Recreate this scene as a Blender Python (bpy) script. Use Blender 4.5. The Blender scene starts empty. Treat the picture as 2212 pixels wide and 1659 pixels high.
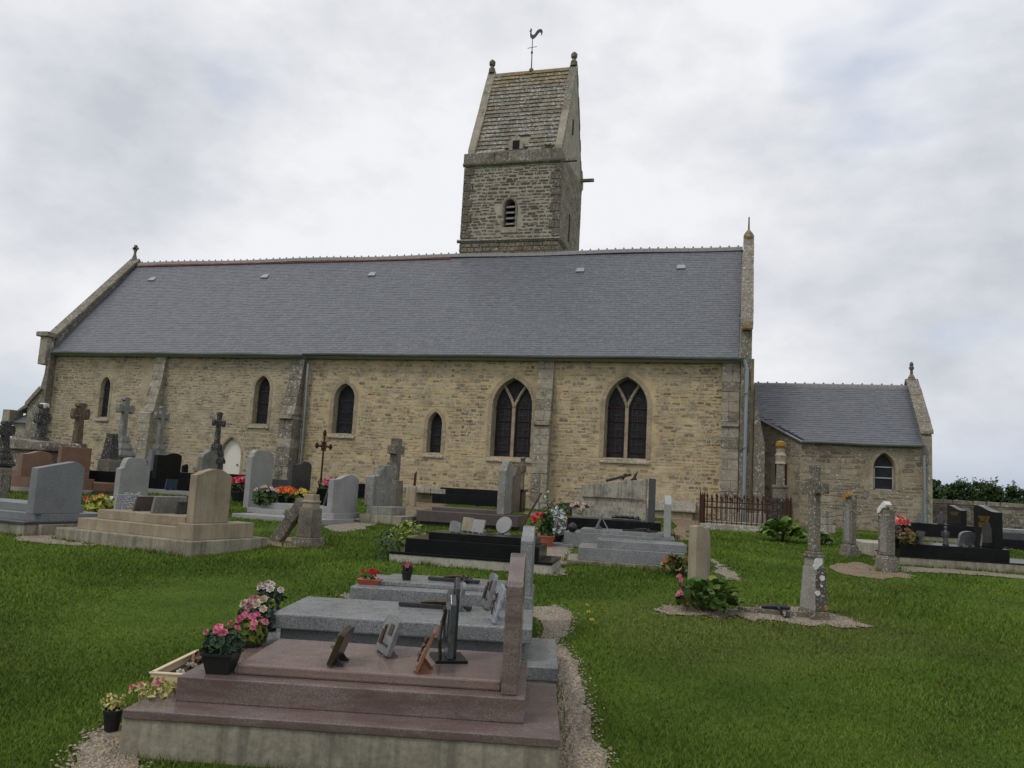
import bpy, bmesh, math, random
import numpy as np
from mathutils import Vector, Matrix
from mathutils.geometry import tessellate_polygon

random.seed(7); rng = np.random.default_rng(7)
scene = bpy.context.scene
COL = scene.collection
rad = math.radians

# ------------------------------------------------------------------ camera, sky, sun, exposure
F = 1751.0; PITCH = rad(7.02); ROLL = rad(3.14); YAW = rad(-16.14); EYE = 1.6
cy, sy, cp, sp = math.cos(YAW), math.sin(YAW), math.cos(PITCH), math.sin(PITCH)
FW = Vector((sy*cp, cy*cp, sp)); _r = Vector((cy, -sy, 0)); _u = _r.cross(FW)
RT = math.cos(ROLL)*_r + math.sin(ROLL)*_u
UP = -math.sin(ROLL)*_r + math.cos(ROLL)*_u
CAM = Vector((0, 0, EYE))
cam_data = bpy.data.cameras.new('camera'); cam = bpy.data.objects.new('camera', cam_data); COL.objects.link(cam)
M = Matrix((RT, UP, -FW)).transposed().to_4x4(); M.translation = CAM
cam.matrix_world = M
cam_data.sensor_width = 36.0; cam_data.lens = 36.0*F/2212.0
cam_data.clip_start = 0.05; cam_data.clip_end = 3000
scene.camera = cam

SUN_EL, SUN_AZ = rad(52), rad(215)      # azimuth clockwise from +Y: sun behind the viewer, to the left
world = bpy.data.worlds.new('World'); scene.world = world; world.use_nodes = True
nt = world.node_tree; nt.nodes.clear()
def wn(t, **kw):
    n = nt.nodes.new(t)
    for k, v in kw.items(): setattr(n, k, v)
    return n
out = wn('ShaderNodeOutputWorld'); bg = wn('ShaderNodeBackground')
sky = wn('ShaderNodeTexSky', sky_type='NISHITA', sun_disc=False, sun_elevation=SUN_EL, sun_rotation=SUN_AZ)
tc = wn('ShaderNodeTexCoord'); mp = wn('ShaderNodeMapping'); mp.inputs['Scale'].default_value = (1, 1, 1.7)
mp.inputs['Location'].default_value = (0.35, 0.1, 0.2)
n1 = wn('ShaderNodeTexNoise'); n1.inputs['Scale'].default_value = 2.3; n1.inputs['Detail'].default_value = 9; n1.inputs['Roughness'].default_value = .56
n2 = wn('ShaderNodeTexNoise'); n2.inputs['Scale'].default_value = 1.7; n2.inputs['Detail'].default_value = 5; n2.inputs['Roughness'].default_value = .5
mp2 = wn('ShaderNodeMapping'); mp2.inputs['Location'].default_value = (3.3, 1.7, 4.1); mp2.inputs['Scale'].default_value = (1, 1, 2.2)
r1 = wn('ShaderNodeValToRGB'); r1.color_ramp.elements[0].position = .36; r1.color_ramp.elements[0].color = (5.0, 5.25, 5.75, 1)
r1.color_ramp.elements[1].position = .57; r1.color_ramp.elements[1].color = (7.75, 7.8, 8.05, 1)
r2 = wn('ShaderNodeValToRGB'); r2.color_ramp.elements[0].position = .63; r2.color_ramp.elements[0].color = (0, 0, 0, 1)
r2.color_ramp.elements[1].position = .75; r2.color_ramp.elements[1].color = (.55, .55, .55, 1)
gain = wn('ShaderNodeMixRGB', blend_type='MULTIPLY'); gain.inputs[0].default_value = 1; gain.inputs[2].default_value = (1.5, 1.5, 1.5, 1)
mix = wn('ShaderNodeMixRGB')
L = nt.links.new
L(tc.outputs['Generated'], mp.inputs[0]); L(tc.outputs['Generated'], mp2.inputs[0])
L(mp.outputs[0], n1.inputs['Vector']); L(mp2.outputs[0], n2.inputs['Vector'])
L(n1.outputs['Fac'], r1.inputs[0]); L(n2.outputs['Fac'], r2.inputs[0])
L(sky.outputs[0], gain.inputs[1])
L(r2.outputs[0], mix.inputs[0]); L(r1.outputs[0], mix.inputs[1]); L(gain.outputs[0], mix.inputs[2])
sx_ = wn('ShaderNodeSeparateXYZ'); L(tc.outputs['Generated'], sx_.inputs[0])
rz = wn('ShaderNodeValToRGB'); rz.color_ramp.elements[0].position = .0; rz.color_ramp.elements[0].color = (1, 1, 1, 1); rz.color_ramp.elements[1].position = .11; rz.color_ramp.elements[1].color = (0, 0, 0, 1)
L(sx_.outputs['Z'], rz.inputs[0])
low = wn('ShaderNodeMixRGB'); low.inputs[2].default_value = (2.7, 3.5, 4.7, 1); lf = wn('ShaderNodeMath', operation='MULTIPLY'); lf.inputs[1].default_value = .85
L(rz.outputs[0], lf.inputs[0]); L(lf.outputs[0], low.inputs[0]); L(mix.outputs[0], low.inputs[1])
L(low.outputs[0], bg.inputs[0]); bg.inputs[1].default_value = 0.1
L(bg.outputs[0], out.inputs[0])

sd = bpy.data.lights.new('sun', 'SUN'); sd.energy = 0.9; sd.angle = rad(14); sd.color = (1, .95, .87)
sun = bpy.data.objects.new('sun', sd); COL.objects.link(sun)
sdir = Vector((math.sin(SUN_AZ)*math.cos(SUN_EL), math.cos(SUN_AZ)*math.cos(SUN_EL), math.sin(SUN_EL)))
sun.rotation_euler = sdir.to_track_quat('Z', 'Y').to_euler(); sun.location = (-20, -20, 40)
vs = scene.view_settings; vs.view_transform = 'Standard'; vs.look = 'None'; vs.gamma = 1; vs.use_curve_mapping = False; vs.exposure = 0.2

# ------------------------------------------------------------------ survey helpers (photo rows/columns -> real positions)
def ray(u, v): return FW + RT*((u-1106)/F) + UP*((829.5-v)/F)
def gz(x, y):
    d = min(max(x*sy + y*cy, 0), 60)
    return 1 - math.exp(-(d-3.5)/15)
def gp(u, v):
    d = ray(u, v); s = .5
    while s < 120:
        p = CAM + d*s
        if p.z < gz(p.x, p.y): break
        s += .02
    return Vector((p.x, p.y, gz(p.x, p.y)))
def proj(p):
    q = Vector(p)-CAM; z = q.dot(FW)
    return 1106 + F*q.dot(RT)/z, 829.5 - F*q.dot(UP)/z
class Fr:
    """local frame of a grave: origin on the ground, x along its front, y away from the viewer"""
    def __init__(s, A, rot, sink=0.0, P=None):
        s.P = gp(*A) if P is None else Vector(P); s.rot = rot
        c, n = math.cos(rad(rot)), math.sin(rad(rot))
        s.X = Vector((c, n, 0)); s.Y = Vector((-n, c, 0))
    def fx(s, u, v, y=0.0):
        d = ray(u, v); t = (s.P + s.Y*y - CAM).dot(s.Y)/d.dot(s.Y)
        q = CAM + d*t - s.P; return q.dot(s.X), q.z
    def sx(s, u, v, x=0.0):
        d = ray(u, v); t = (s.P + s.X*x - CAM).dot(s.X)/d.dot(s.X)
        q = CAM + d*t - s.P; return q.dot(s.Y), q.z
    def tz(s, u, v, z):
        d = ray(u, v); t = (s.P.z + z - CAM.z)/d.z
        q = CAM + d*t - s.P; return q.dot(s.X), q.dot(s.Y)
    def W(s, x, y, z=0): return s.P + s.X*x + s.Y*y + Vector((0, 0, z))

# ------------------------------------------------------------------ materials
MATS = {}
def newmat(name):
    m = bpy.data.materials.new(name); m.use_nodes = True
    t = m.node_tree; b = t.nodes['Principled BSDF']; MATS[name] = m
    return m, t, b
class NB:
    def __init__(s, t): s.t = t
    def n(s, ty, **kw):
        x = s.t.nodes.new(ty)
        for k, v in kw.items(): setattr(x, k, v)
        return x
    def l(s, a, b): s.t.links.new(a, b)
    def noise(s, co, scale, detail=4, rough=.55):
        x = s.n('ShaderNodeTexNoise'); x.inputs['Scale'].default_value = scale; x.inputs['Detail'].default_value = detail; x.inputs['Roughness'].default_value = rough
        s.l(co, x.inputs['Vector']); return x.outputs['Fac']
    def ramp(s, fac, stops, interp='LINEAR'):
        x = s.n('ShaderNodeValToRGB'); cr = x.color_ramp; cr.interpolation = interp
        while len(cr.elements) < len(stops): cr.elements.new(.5)
        for e, (p, c) in zip(cr.elements, stops):
            e.position = p; e.color = (*c, 1) if len(c) == 3 else c
        s.l(fac, x.inputs[0]); return x.outputs[0]
    def mix(s, fac, a, b, bt='MIX'):
        x = s.n('ShaderNodeMixRGB', blend_type=bt)
        for i, v in ((0, fac), (1, a), (2, b)):
            if hasattr(v, 'is_linked'): s.l(v, x.inputs[i])
            elif i == 0: x.inputs[0].default_value = v
            else: x.inputs[i].default_value = (*v, 1)
        return x.outputs[0]
    def bump(s, h, strength, dist, b):
        x = s.n('ShaderNodeBump'); x.inputs['Strength'].default_value = strength; x.inputs['Distance'].default_value = dist
        s.l(h, x.inputs['Height']); s.l(x.outputs[0], b.inputs['Normal'])
    def coord(s, scale=(1, 1, 1), world=False):
        if world: g = s.n('ShaderNodeNewGeometry'); o = g.outputs['Position']
        else: g = s.n('ShaderNodeTexCoord'); o = g.outputs['Object']
        m = s.n('ShaderNodeMapping'); m.inputs['Scale'].default_value = scale; s.l(o, m.inputs[0]); return m.outputs[0]
K0, K1 = (0, 0, 0), (1, 1, 1)
def stone(name, base, tint=False, white=.0, yellow=.0, dark=.3, streak=0, rough=.9, grain=60, bump=.4, wscale=9, world=True):
    """weathered stone: base colour or per-stone tint, grain, dark algae patches, white and orange lichen"""
    m, t, b = newmat(name); q = NB(t); co = q.coord(world=world)
    if tint:
        a = q.n('ShaderNodeAttribute'); a.attribute_name = 'tint'; c = a.outputs['Color']
        c = q.mix(1, c, base, 'MULTIPLY')
    else: c = q.mix(0, base, base)
    g = q.noise(co, grain, 5, .7)
    c = q.mix(.75, c, q.ramp(g, [(.25, (.55, .55, .55)), (.75, (1.35, 1.33, 1.28))]), 'MULTIPLY')
    g2 = q.noise(co, 2.2, 5, .6)
    c = q.mix(.6, c, q.ramp(g2, [(.3, (.62, .6, .58)), (.7, (1.25, 1.25, 1.22))]), 'MULTIPLY')
    if dark:
        d = q.ramp(q.noise(co, 3.1, 8, .68), [(.50, K0), (.66, (dark,)*3)])
        c = q.mix(d, c, tuple(x*.28 for x in base) if not tint else (.05, .047, .04))
    if streak:
        cs = q.coord((9, 9, .5), world)
        d = q.ramp(q.noise(cs, 1.6, 5, .6), [(.45, K0), (.72, (streak,)*3)])
        c = q.mix(d, c, (.07, .065, .055))
    if yellow:
        y = q.ramp(q.noise(co, 5.3, 6, .6), [(.66-.1*yellow, K0), (.70-.1*yellow, K1)])
        c = q.mix(y, c, (.38, .22, .045))
    if white:
        # lichen comes in colonies: fine specks where a broad noise lets them grow
        zone = q.ramp(q.noise(co, 1.3, 4, .6), [(.36, (.35,)*3), (.56, K1)])
        w1 = q.ramp(q.noise(co, wscale*1.5, 4, .6), [(.675-.10*white, K0), (.715-.10*white, (.85,)*3)])
        w2 = q.ramp(q.noise(co, 46, 2, .5), [(.63-.06*white, K0), (.68-.06*white, (.85,)*3)])
        c = q.mix(q.mix(1, w1, zone, 'MULTIPLY'), c, (.50, .50, .46)); c = q.mix(q.mix(1, w2, zone, 'MULTIPLY'), c, (.52, .52, .48))
    q.l(c, b.inputs['Base Color']); b.inputs['Roughness'].default_value = rough
    b.inputs['Specular IOR Level'].default_value = .25
    q.bump(q.noise(co, grain*.7, 6, .65), bump, .02, b)
    return m
def granite(name, base, speck, dark, rough=.28, scale=210, vein=None, spec=.42):
    m, t, b = newmat(name); q = NB(t); co = q.coord()
    v = q.n('ShaderNodeTexVoronoi'); v.inputs['Scale'].default_value = scale; q.l(co, v.inputs['Vector'])
    bw = q.n('ShaderNodeRGBToBW'); q.l(v.outputs['Color'], bw.inputs[0])
    c = q.ramp(bw.outputs[0], [(.12, dark), (.38, base), (.62, base), (.9, speck)])
    n = q.noise(co, 2.3, 7, .65)
    c = q.mix(.6, c, q.ramp(n, [(.3, (.66, .65, .62)), (.7, (1.2, 1.2, 1.2))]), 'MULTIPLY')
    if vein:
        cv = q.coord((1.2, 3, 6)); w = q.ramp(q.noise(cv, 2.2, 7, .65), [(.42, K0), (.62, (.75,)*3)])
        c = q.mix(w, c, vein)
    q.l(c, b.inputs['Base Color'])
    q.l(q.ramp(q.noise(co, 9, 4, .6), [(.3, (rough*.75,)*3), (.7, (rough*1.4,)*3)]), b.inputs['Roughness'])
    b.inputs['Specular IOR Level'].default_value = spec
    return m
def plain(name, c, rough=.6, metal=0, var=.25, scale=25, tint=False, sub=0, spec=.4):
    m, t, b = newmat(name); q = NB(t); co = q.coord()
    base = c
    if tint:
        a = q.n('ShaderNodeAttribute'); a.attribute_name = 'tint'; base = a.outputs['Color']
    cc = q.mix(1, base if tint else q.mix(0, c, c), q.ramp(q.noise(co, scale, 4, .6), [(.25, (1-var,)*3), (.75, (1+var,)*3)]), 'MULTIPLY')
    q.l(cc, b.inputs['Base Color']); b.inputs['Roughness'].default_value = rough; b.inputs['Metallic'].default_value = metal
    b.inputs['Specular IOR Level'].default_value = spec
    if sub and 'Transmission Weight' in b.inputs: b.inputs['Subsurface Weight'].default_value = 0
    return m

stone('nave_masonry', (1, 1, 1), tint=True, white=.85, dark=.5, wscale=11)
stone('nave_mortar', (.50, .395, .235), white=.4, dark=.45, grain=40, wscale=14)
stone('west_mortar', (.43, .355, .24), white=.6, dark=.55, grain=40, wscale=14)
stone('tower_masonry', (1, 1, 1), tint=True, white=.75, dark=.5, wscale=8)
stone('tower_mortar', (.37, .335, .27), white=.4, dark=.4, wscale=10)
stone('sacristy_masonry', (.88, .88, .9), tint=True, white=.7, dark=.5, wscale=10)
stone('sacristy_mortar', (.30, .25, .18), white=.7, dark=.55, wscale=10)
stone('dressed_stone', (.34, .28, .19), white=.55, dark=.5, grain=35, wscale=7)
stone('sill_stone', (.33, .29, .23), white=1.3, dark=.4, grain=35)
stone('buttress_stone', (.30, .27, .21), tint=False, white=.8, dark=.85, grain=30, wscale=6)
stone('buttress_dark', (.17, .15, .115), white=.9, dark=.75, grain=30, wscale=7)
stone('quoin_stone', (.115, .10, .075), white=.7, dark=.5, grain=30)
stone('coping_stone', (.185, .165, .13), white=.9, yellow=.08, dark=.55, grain=30)
stone('lichen_yellow_stone', (.24, .19, .11), white=.6, yellow=.8, dark=.5, grain=30)
stone('tower_roof_stone', (1, 1, 1), tint=True, white=1.25, yellow=.3, dark=.55, grain=28, wscale=7)
stone('old_cross_stone', (.165, .15, .12), white=.38, yellow=.05, dark=.6, grain=50, wscale=10)
stone('grey_cross_stone', (.24, .24, .225), white=.25, dark=.45, grain=60, streak=.4)
stone('brown_cross_stone', (.12, .09, .06), white=.4, yellow=.45, dark=.4, grain=50)
stone('black_cross_stone', (.05, .05, .048), white=.3, dark=.2, grain=50)
stone('concrete', (.30, .28, .22), dark=.45, streak=.65, grain=30, bump=.25)
stone('pale_concrete', (.40, .385, .33), dark=.25, streak=.35, grain=30, bump=.25)
stone('tan_stone', (.335, .28, .205), dark=.3, streak=.3, grain=90, bump=.15)
stone('beige_headstone', (.33, .285, .215), dark=.3, streak=.35, yellow=.1, grain=80, bump=.2)
stone('weathered_limestone', (.35, .33, .28), white=.35, dark=.6, streak=.8, grain=40)
stone('pale_limestone', (.5, .43, .3), dark=.3, streak=.3, grain=40)
granite('pink_granite', (.165, .128, .115), (.25, .20, .18), (.095, .075, .07), vein=(.105, .065, .058), rough=.2)
granite('rose_granite', (.215, .15, .125), (.29, .215, .185), (.13, .085, .075), rough=.2, vein=(.165, .13, .125))
granite('grey_granite', (.19, .20, .205), (.40, .40, .40), (.055, .06, .065))
granite('light_granite', (.29, .29, .285), (.43, .43, .42), (.15, .15, .15), rough=.45)
granite('dull_granite', (.17, .18, .185), (.27, .28, .285), (.085, .09, .095), rough=.5)
granite('brown_granite', (.20, .115, .078), (.29, .18, .13), (.11, .06, .045), rough=.4)
granite('black_granite', (.010, .011, .012), (.017, .018, .019), (.005, .005, .006), rough=.2, spec=.17)
granite('slate_granite', (.055, .058, .065), (.09, .095, .10), (.03, .03, .035), rough=.3)
granite('mauve_granite', (.085, .065, .062), (.13, .105, .10), (.045, .035, .034), rough=.3)
plain('slate', (.1, .1, .1), .45, var=.06, scale=9, tint=True, spec=.5)
plain('ridge_clay', (.23, .22, .215), .85); plain('ridge_red', (.25, .085, .05), .85)
plain('zinc', (.26, .29, .30), .42, .55, var=.15, scale=8); plain('pale_metal', (.34, .36, .38), .5, .3, var=.1)
plain('dark_metal', (.045, .047, .05), .45, .6); plain('bronze', (.075, .055, .035), .35, .7)
plain('leaded_glass', (.020, .020, .024), .5, var=.6, scale=6, spec=.2)
plain('stained_glass', (.020, .018, .021), .5, var=.8, scale=9, spec=.2)
plain('void', (.008, .008, .008), .9)
plain('lead', (.075, .075, .08), .6, .2); plain('louvre_slate', (.30, .30, .29), .7)
plain('white_paint', (.72, .69, .62), .6, var=.06); plain('red_door_wood', (.10, .028, .014), .6)
plain('rust', (.062, .022, .013), .8, .1, var=.45, scale=40); plain('rust_bright', (.14, .05, .02), .8, var=.4, scale=40)
plain('terracotta', (.33, .09, .045), .75, var=.15); plain('black_plastic', (.012, .013, .013), .45)
plain('cream_plastic', (.62, .52, .34), .5, var=.08); plain('soil', (.05, .035, .022), .95)
plain('leaf', (1, 1, 1), .6, var=.2, tint=True, spec=.3); plain('petal', (1, 1, 1), .65, var=.12, tint=True, spec=.2)
plain('bark', (.06, .05, .04), .9); plain('moss', (.05, .085, .015), .95)
plain('gold_leaf', (.55, .37, .08), .35, .8, var=.1); plain('white_marble', (.62, .62, .60), .4, var=.15)
plain('blue_plaque', (.045, .07, .11), .35); plain('glassy', (.35, .38, .42), .2, .2, var=.5, scale=30)
plain('copper_wood', (.22, .10, .055), .5); plain('engraved_grey', (.16, .165, .165), .4, var=.4, scale=18)
plain('grass_blade', (1, 1, 1), .75, var=.1, tint=True, spec=.15)
plain('pebble', (1, 1, 1), .85, var=.15, tint=True)
stone('lichen_pedestal', (.105, .097, .08), white=.45, yellow=.2, dark=.6, grain=50, wscale=6)
plain('orange_lichen', (.30, .165, .035), .95, var=.35, scale=30); plain('white_lichen', (.62, .62, .58), .95, var=.2, scale=30)
stone('clean_grey', (.30, .295, .265), white=.15, dark=.3, grain=70, bump=.15)
plain('smoky_glass', (.07, .08, .085), .15, var=.5, scale=30, spec=.7)
def ground_mat():
    m, t, b = newmat('lawn'); q = NB(t); co = q.coord(world=True)
    c = q.ramp(q.noise(co, 1.1, 6, .65), [(.28, (.036, .062, .008)), (.5, (.062, .104, .013)), (.66, (.085, .132, .02)), (.8, (.13, .13, .04))])
    c = q.mix(.8, c, q.ramp(q.noise(co, 45, 4, .7), [(.25, (.55, .6, .5)), (.75, (1.35, 1.35, 1.3))]), 'MULTIPLY')
    q.l(c, b.inputs['Base Color']); b.inputs['Roughness'].default_value = .95; b.inputs['Specular IOR Level'].default_value = .1
    q.bump(q.noise(co, 60, 5, .7), .6, .03, b)
def gravel_mat(name, a, bb, cc):
    m, t, b = newmat(name); q = NB(t); co = q.coord(world=True)
    v = q.n('ShaderNodeTexVoronoi'); v.inputs['Scale'].default_value = 75; q.l(co, v.inputs['Vector'])
    bw = q.n('ShaderNodeRGBToBW'); q.l(v.outputs['Color'], bw.inputs[0])
    c = q.ramp(bw.outputs[0], [(.1, a), (.5, bb), (.9, cc)])
    c = q.mix(.7, c, q.ramp(q.noise(co, 3.5, 5, .65), [(.3, (.6, .55, .5)), (.7, (1.15, 1.15, 1.15))]), 'MULTIPLY')
    q.l(c, b.inputs['Base Color']); b.inputs['Roughness'].default_value = .95
    q.bump(v.outputs['Distance'], .8, .02, b)
ground_mat()
gravel_mat('gravel', (.15, .125, .095), (.27, .23, .18), (.40, .36, .30))
gravel_mat('bare_earth', (.16, .11, .07), (.26, .19, .125), (.36, .29, .21))

# ------------------------------------------------------------------ mesh building
def lin(o): COL.objects.link(o); return o
def tag(o, label=None, cat=None, group=None, kind=None):
    if label: o['label'] = label
    if cat: o['category'] = cat
    if group: o['group'] = group
    if kind: o['kind'] = kind
    return o
def empty(name, label, cat, P=(0, 0, 0), rot=0, group=None):
    o = bpy.data.objects.new(name, None); o.location = P; o.rotation_euler = (0, 0, rad(rot)); o.empty_display_size = .2
    return tag(lin(o), label, cat, group)
class MB:
    def __init__(s): s.v = []; s.f = []; s.c = []
    def add(s, vs, fs, c=(1, 1, 1)):
        k = len(s.v); s.v += [tuple(p) for p in vs]
        for f in fs: s.f.append(tuple(i+k for i in f)); s.c.append(c)
    def box(s, x0, x1, y0, y1, z0, z1, c=(1, 1, 1), top=None):
        tx, ty = top or (0, 0)
        s.add([(x0, y0, z0), (x1, y0, z0), (x1, y1, z0), (x0, y1, z0), (x0+tx, y0+ty, z1), (x1-tx, y0+ty, z1), (x1-tx, y1-ty, z1), (x0+tx, y1-ty, z1)],
              [(0, 3, 2, 1), (4, 5, 6, 7), (0, 1, 5, 4), (1, 2, 6, 5), (2, 3, 7, 6), (3, 0, 4, 7)], c)
    def prism(s, poly, a, b, axis='y', c=(1, 1, 1)):
        """poly: list of 2d points; axis 'y': (x,z) extruded a..b in y; 'x': (y,z) extruded in x; 'z': (x,y) extruded in z"""
        f = {'y': lambda p, t: (p[0], t, p[1]), 'x': lambda p, t: (t, p[0], p[1]), 'z': lambda p, t: (p[0], p[1], t)}[axis]
        n = len(poly); vs = [f(p, a) for p in poly] + [f(p, b) for p in poly]
        fs = [(i, (i+1) % n, (i+1) % n+n, i+n) for i in range(n)]
        tri = tessellate_polygon([[Vector((p[0], p[1], 0)) for p in poly]])
        fs += [tuple(t) for t in tri] + [tuple(i+n for i in reversed(t)) for t in tri]
        s.add(vs, fs, c)
    def tube(s, pts, r, n=6, c=(1, 1, 1), cap=True):
        pts = [Vector(p) for p in pts]; rs = r if isinstance(r, (list, tuple)) else [r]*len(pts)
        vs = []
        for i, p in enumerate(pts):
            d = (pts[min(i+1, len(pts)-1)]-pts[max(i-1, 0)]).normalized()
            a = d.orthogonal().normalized() if abs(d.z) < .9 else Vector((1, 0, 0)); a = (a-d*a.dot(d)).normalized(); b = d.cross(a)
            for k in range(n):
                t = 2*math.pi*k/n; vs.append(p+(a*math.cos(t)+b*math.sin(t))*rs[i])
        fs = [(i*n+k, i*n+(k+1) % n, (i+1)*n+(k+1) % n, (i+1)*n+k) for i in range(len(pts)-1) for k in range(n)]
        if cap: fs += [tuple(range(n))[::-1], tuple(range((len(pts)-1)*n, len(pts)*n))]
        s.add(vs, fs, c)
    def lathe(s, prof, cx=0, cy=0, n=12, c=(1, 1, 1), sq=False):
        k = 4 if sq else n; o = math.pi/4 if sq else 0
        vs = [(cx+r*math.cos(2*math.pi*i/k+o)*(1.4142 if sq else 1), cy+r*math.sin(2*math.pi*i/k+o)*(1.4142 if sq else 1), z) for r, z in prof for i in range(k)]
        fs = [(j*k+i, j*k+(i+1) % k, (j+1)*k+(i+1) % k, (j+1)*k+i) for j in range(len(prof)-1) for i in range(k)]
        fs += [tuple(range(k))[::-1], tuple(range((len(prof)-1)*k, len(prof)*k))]
        s.add(vs, fs, c)
    def build(s, name, mat, parent=None, bevel=0, smooth=False, loc=None, rot=None, fix=True):
        me = bpy.data.meshes.new(name); me.from_pydata([tuple(p) for p in s.v], [], s.f)
        at = me.color_attributes.new('tint', 'FLOAT_COLOR', 'CORNER')
        cols = np.ones((len(me.loops), 4), np.float32); i = 0
        for f, c in zip(s.f, s.c):
            cols[i:i+len(f), :3] = c; i += len(f)
        at.data.foreach_set('color', cols.ravel())
        me.materials.append(MATS[mat])
        if fix:
            bm = bmesh.new(); bm.from_mesh(me); bmesh.ops.recalc_face_normals(bm, faces=bm.faces); bm.to_mesh(me); bm.free()
        if smooth: me.polygons.foreach_set('use_smooth', [True]*len(me.polygons))
        me.update()
        o = lin(bpy.data.objects.new(name, me)); o.parent = parent
        if loc is not None: o.location = loc
        if rot is not None: o.rotation_euler = rot
        if bevel:
            md = o.modifiers.new('bevel', 'BEVEL'); md.width = bevel; md.segments = 2; md.limit_method = 'ANGLE'; md.angle_limit = rad(35)
        return o
def inst(o, parent=None, loc=None, rot=None, scale=None):
    c = o.copy(); COL.objects.link(c)
    if parent is not None: c.parent = parent
    if loc is not None: c.location = loc
    if rot is not None: c.rotation_euler = rot
    if scale is not None: c.scale = scale
    return c
def copy_tree(o, P, rot, label=None):
    r = o.copy(); COL.objects.link(r); r.location = P; r.rotation_euler = (0, 0, rad(rot))
    if label: r['label'] = label
    for ch in list(o.children):
        c = ch.copy(); COL.objects.link(c); c.parent = r
        for g in list(ch.children):
            d = g.copy(); COL.objects.link(d); d.parent = c
    return r
EXCL = []      # ground outlines where no grass grows
# ------------------------------------------------------------------ the church
church = empty('church', 'long stone village church with slate roof, square saddleback tower and low sacristy', 'church', (0, 0, 0))
YW = 26.65
def part(name, mb, mat, parent=None, **k): return mb.build(name, mat, parent or church, **k)
def pal(cols, var=.15):
    c = cols[int(rng.integers(len(cols)))]; k = 1+float(rng.uniform(-var, var)); return tuple(float(x*k) for x in c)
def lay_stones(parent, mat, a0, a1, b0, b1, hr, wr, P, cols, skip, gap=.018, proud=(.004, .02), nparts=300, jit=.012, score=None, name='stone', colf=None, rub=0, cut=.5):
    """irregular courses of stones on a wall; P(a, b, d) -> point; the most visible ones are parts, the rest one mass"""
    items = []; b = b0
    while b < b1:
        h = float(rng.uniform(*hr)); a = a0-float(rng.uniform(0, wr[1])); hh = min(h, b1-b)
        while a < a1:
            w = float(rng.uniform(*wr)); x0, x1 = max(a, a0), min(a+w, a1)
            if x1-x0 > .06 and hh > .03 and not skip((x0+x1)/2, b+hh/2, (x1-x0)/2, hh/2):
                j = lambda: float(rng.uniform(-jit, jit)); g = gap/2
                ya, yb = b+g+j()*.6, b+hh-g+j()*.6
                if rub: sh = float(rng.uniform(-.22, .22))*hh; sq = float(rng.uniform(0, .3))*hh*rub; ya += sh+sq*rng.random(); yb += sh-sq*rng.random()
                xa_, xb_ = x0+g+j(), x1-g+j(); H_ = yb-ya; W_ = xb_-xa_; q = []
                for cx_, cy_, ix, iy in ((xa_, ya, 1, 1), (xb_, ya, -1, 1), (xb_, yb, -1, -1), (xa_, yb, 1, -1)):
                    k1 = float(rng.uniform(.06, .36))*min(H_, W_)*cut; k2 = float(rng.uniform(.06, .36))*H_*cut
                    pr_ = [(cx_, cy_+iy*k2), (cx_+ix*k1, cy_)]
                    q += pr_ if ix*iy > 0 else pr_[::-1]
                d = float(rng.uniform(*proud)); mx, my = (xa_+xb_)/2, (ya+yb)/2
                vs = [P(p[0], p[1], -.01) for p in q] + [P(p[0]+(.007 if p[0] < mx else -.007), p[1]+(.006 if p[1] < my else -.006), d) for p in q]
                c = colf((x0+x1)/2, b) if colf else pal(cols)
                items.append(((x1-x0)*hh*(score((x0+x1)/2, b) if score else 1), vs, c))
            a += w
        b += h
    items.sort(key=lambda t: -t[0])
    fs = [tuple(range(8, 16))]+[(i, (i+1) % 8, (i+1) % 8+8, i+8) for i in range(8)]
    for _, vs, c in items[:nparts]:
        m = MB(); m.add(vs, fs, c); m.build(name, mat, parent, fix=False)
    m = MB()
    for _, vs, c in items[nparts:]: m.add(vs, fs, c)
    if m.v: tag(m.build('masonry', mat, parent, fix=False), kind='stuff')
def arch(a, z0, zs, zt, n=7):
    """outline of a pointed opening centred on 0: up the right side, over the point, down the left"""
    h = zt-zs; c = (h*h-a*a)/(2*a); R = a+c; e = math.asin(min(1, h/R))
    r = [(-c+R*math.cos(e*i/n), zs+R*math.sin(e*i/n)) for i in range(n+1)]
    nj = max(2, int((zs-z0)/.3)); jamb = [(a, z0+(zs-z0)*i/nj) for i in range(nj)]
    right = jamb+r; return right+[(-x, z) for x, z in reversed(right[:-1])]
def wall_face(outer, holes, P):
    polys = [[Vector((*p, 0)) for p in outer]]+[[Vector((*p, 0)) for p in h] for h in holes]
    flat = [p for pl in ([outer]+holes) for p in pl]
    return [P(a, b, 0) for a, b in flat], [tuple(t) for t in tessellate_polygon(polys)]
def inpoly(x, y, poly):
    c = False; j = len(poly)-1
    for i in range(len(poly)):
        if (poly[i][1] > y) != (poly[j][1] > y) and x < (poly[j][0]-poly[i][0])*(y-poly[i][1])/(poly[j][1]-poly[i][1])+poly[i][0]: c = not c
        j = i
    return c
front = lambda a, b, d: (a, YW-d, b)

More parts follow.
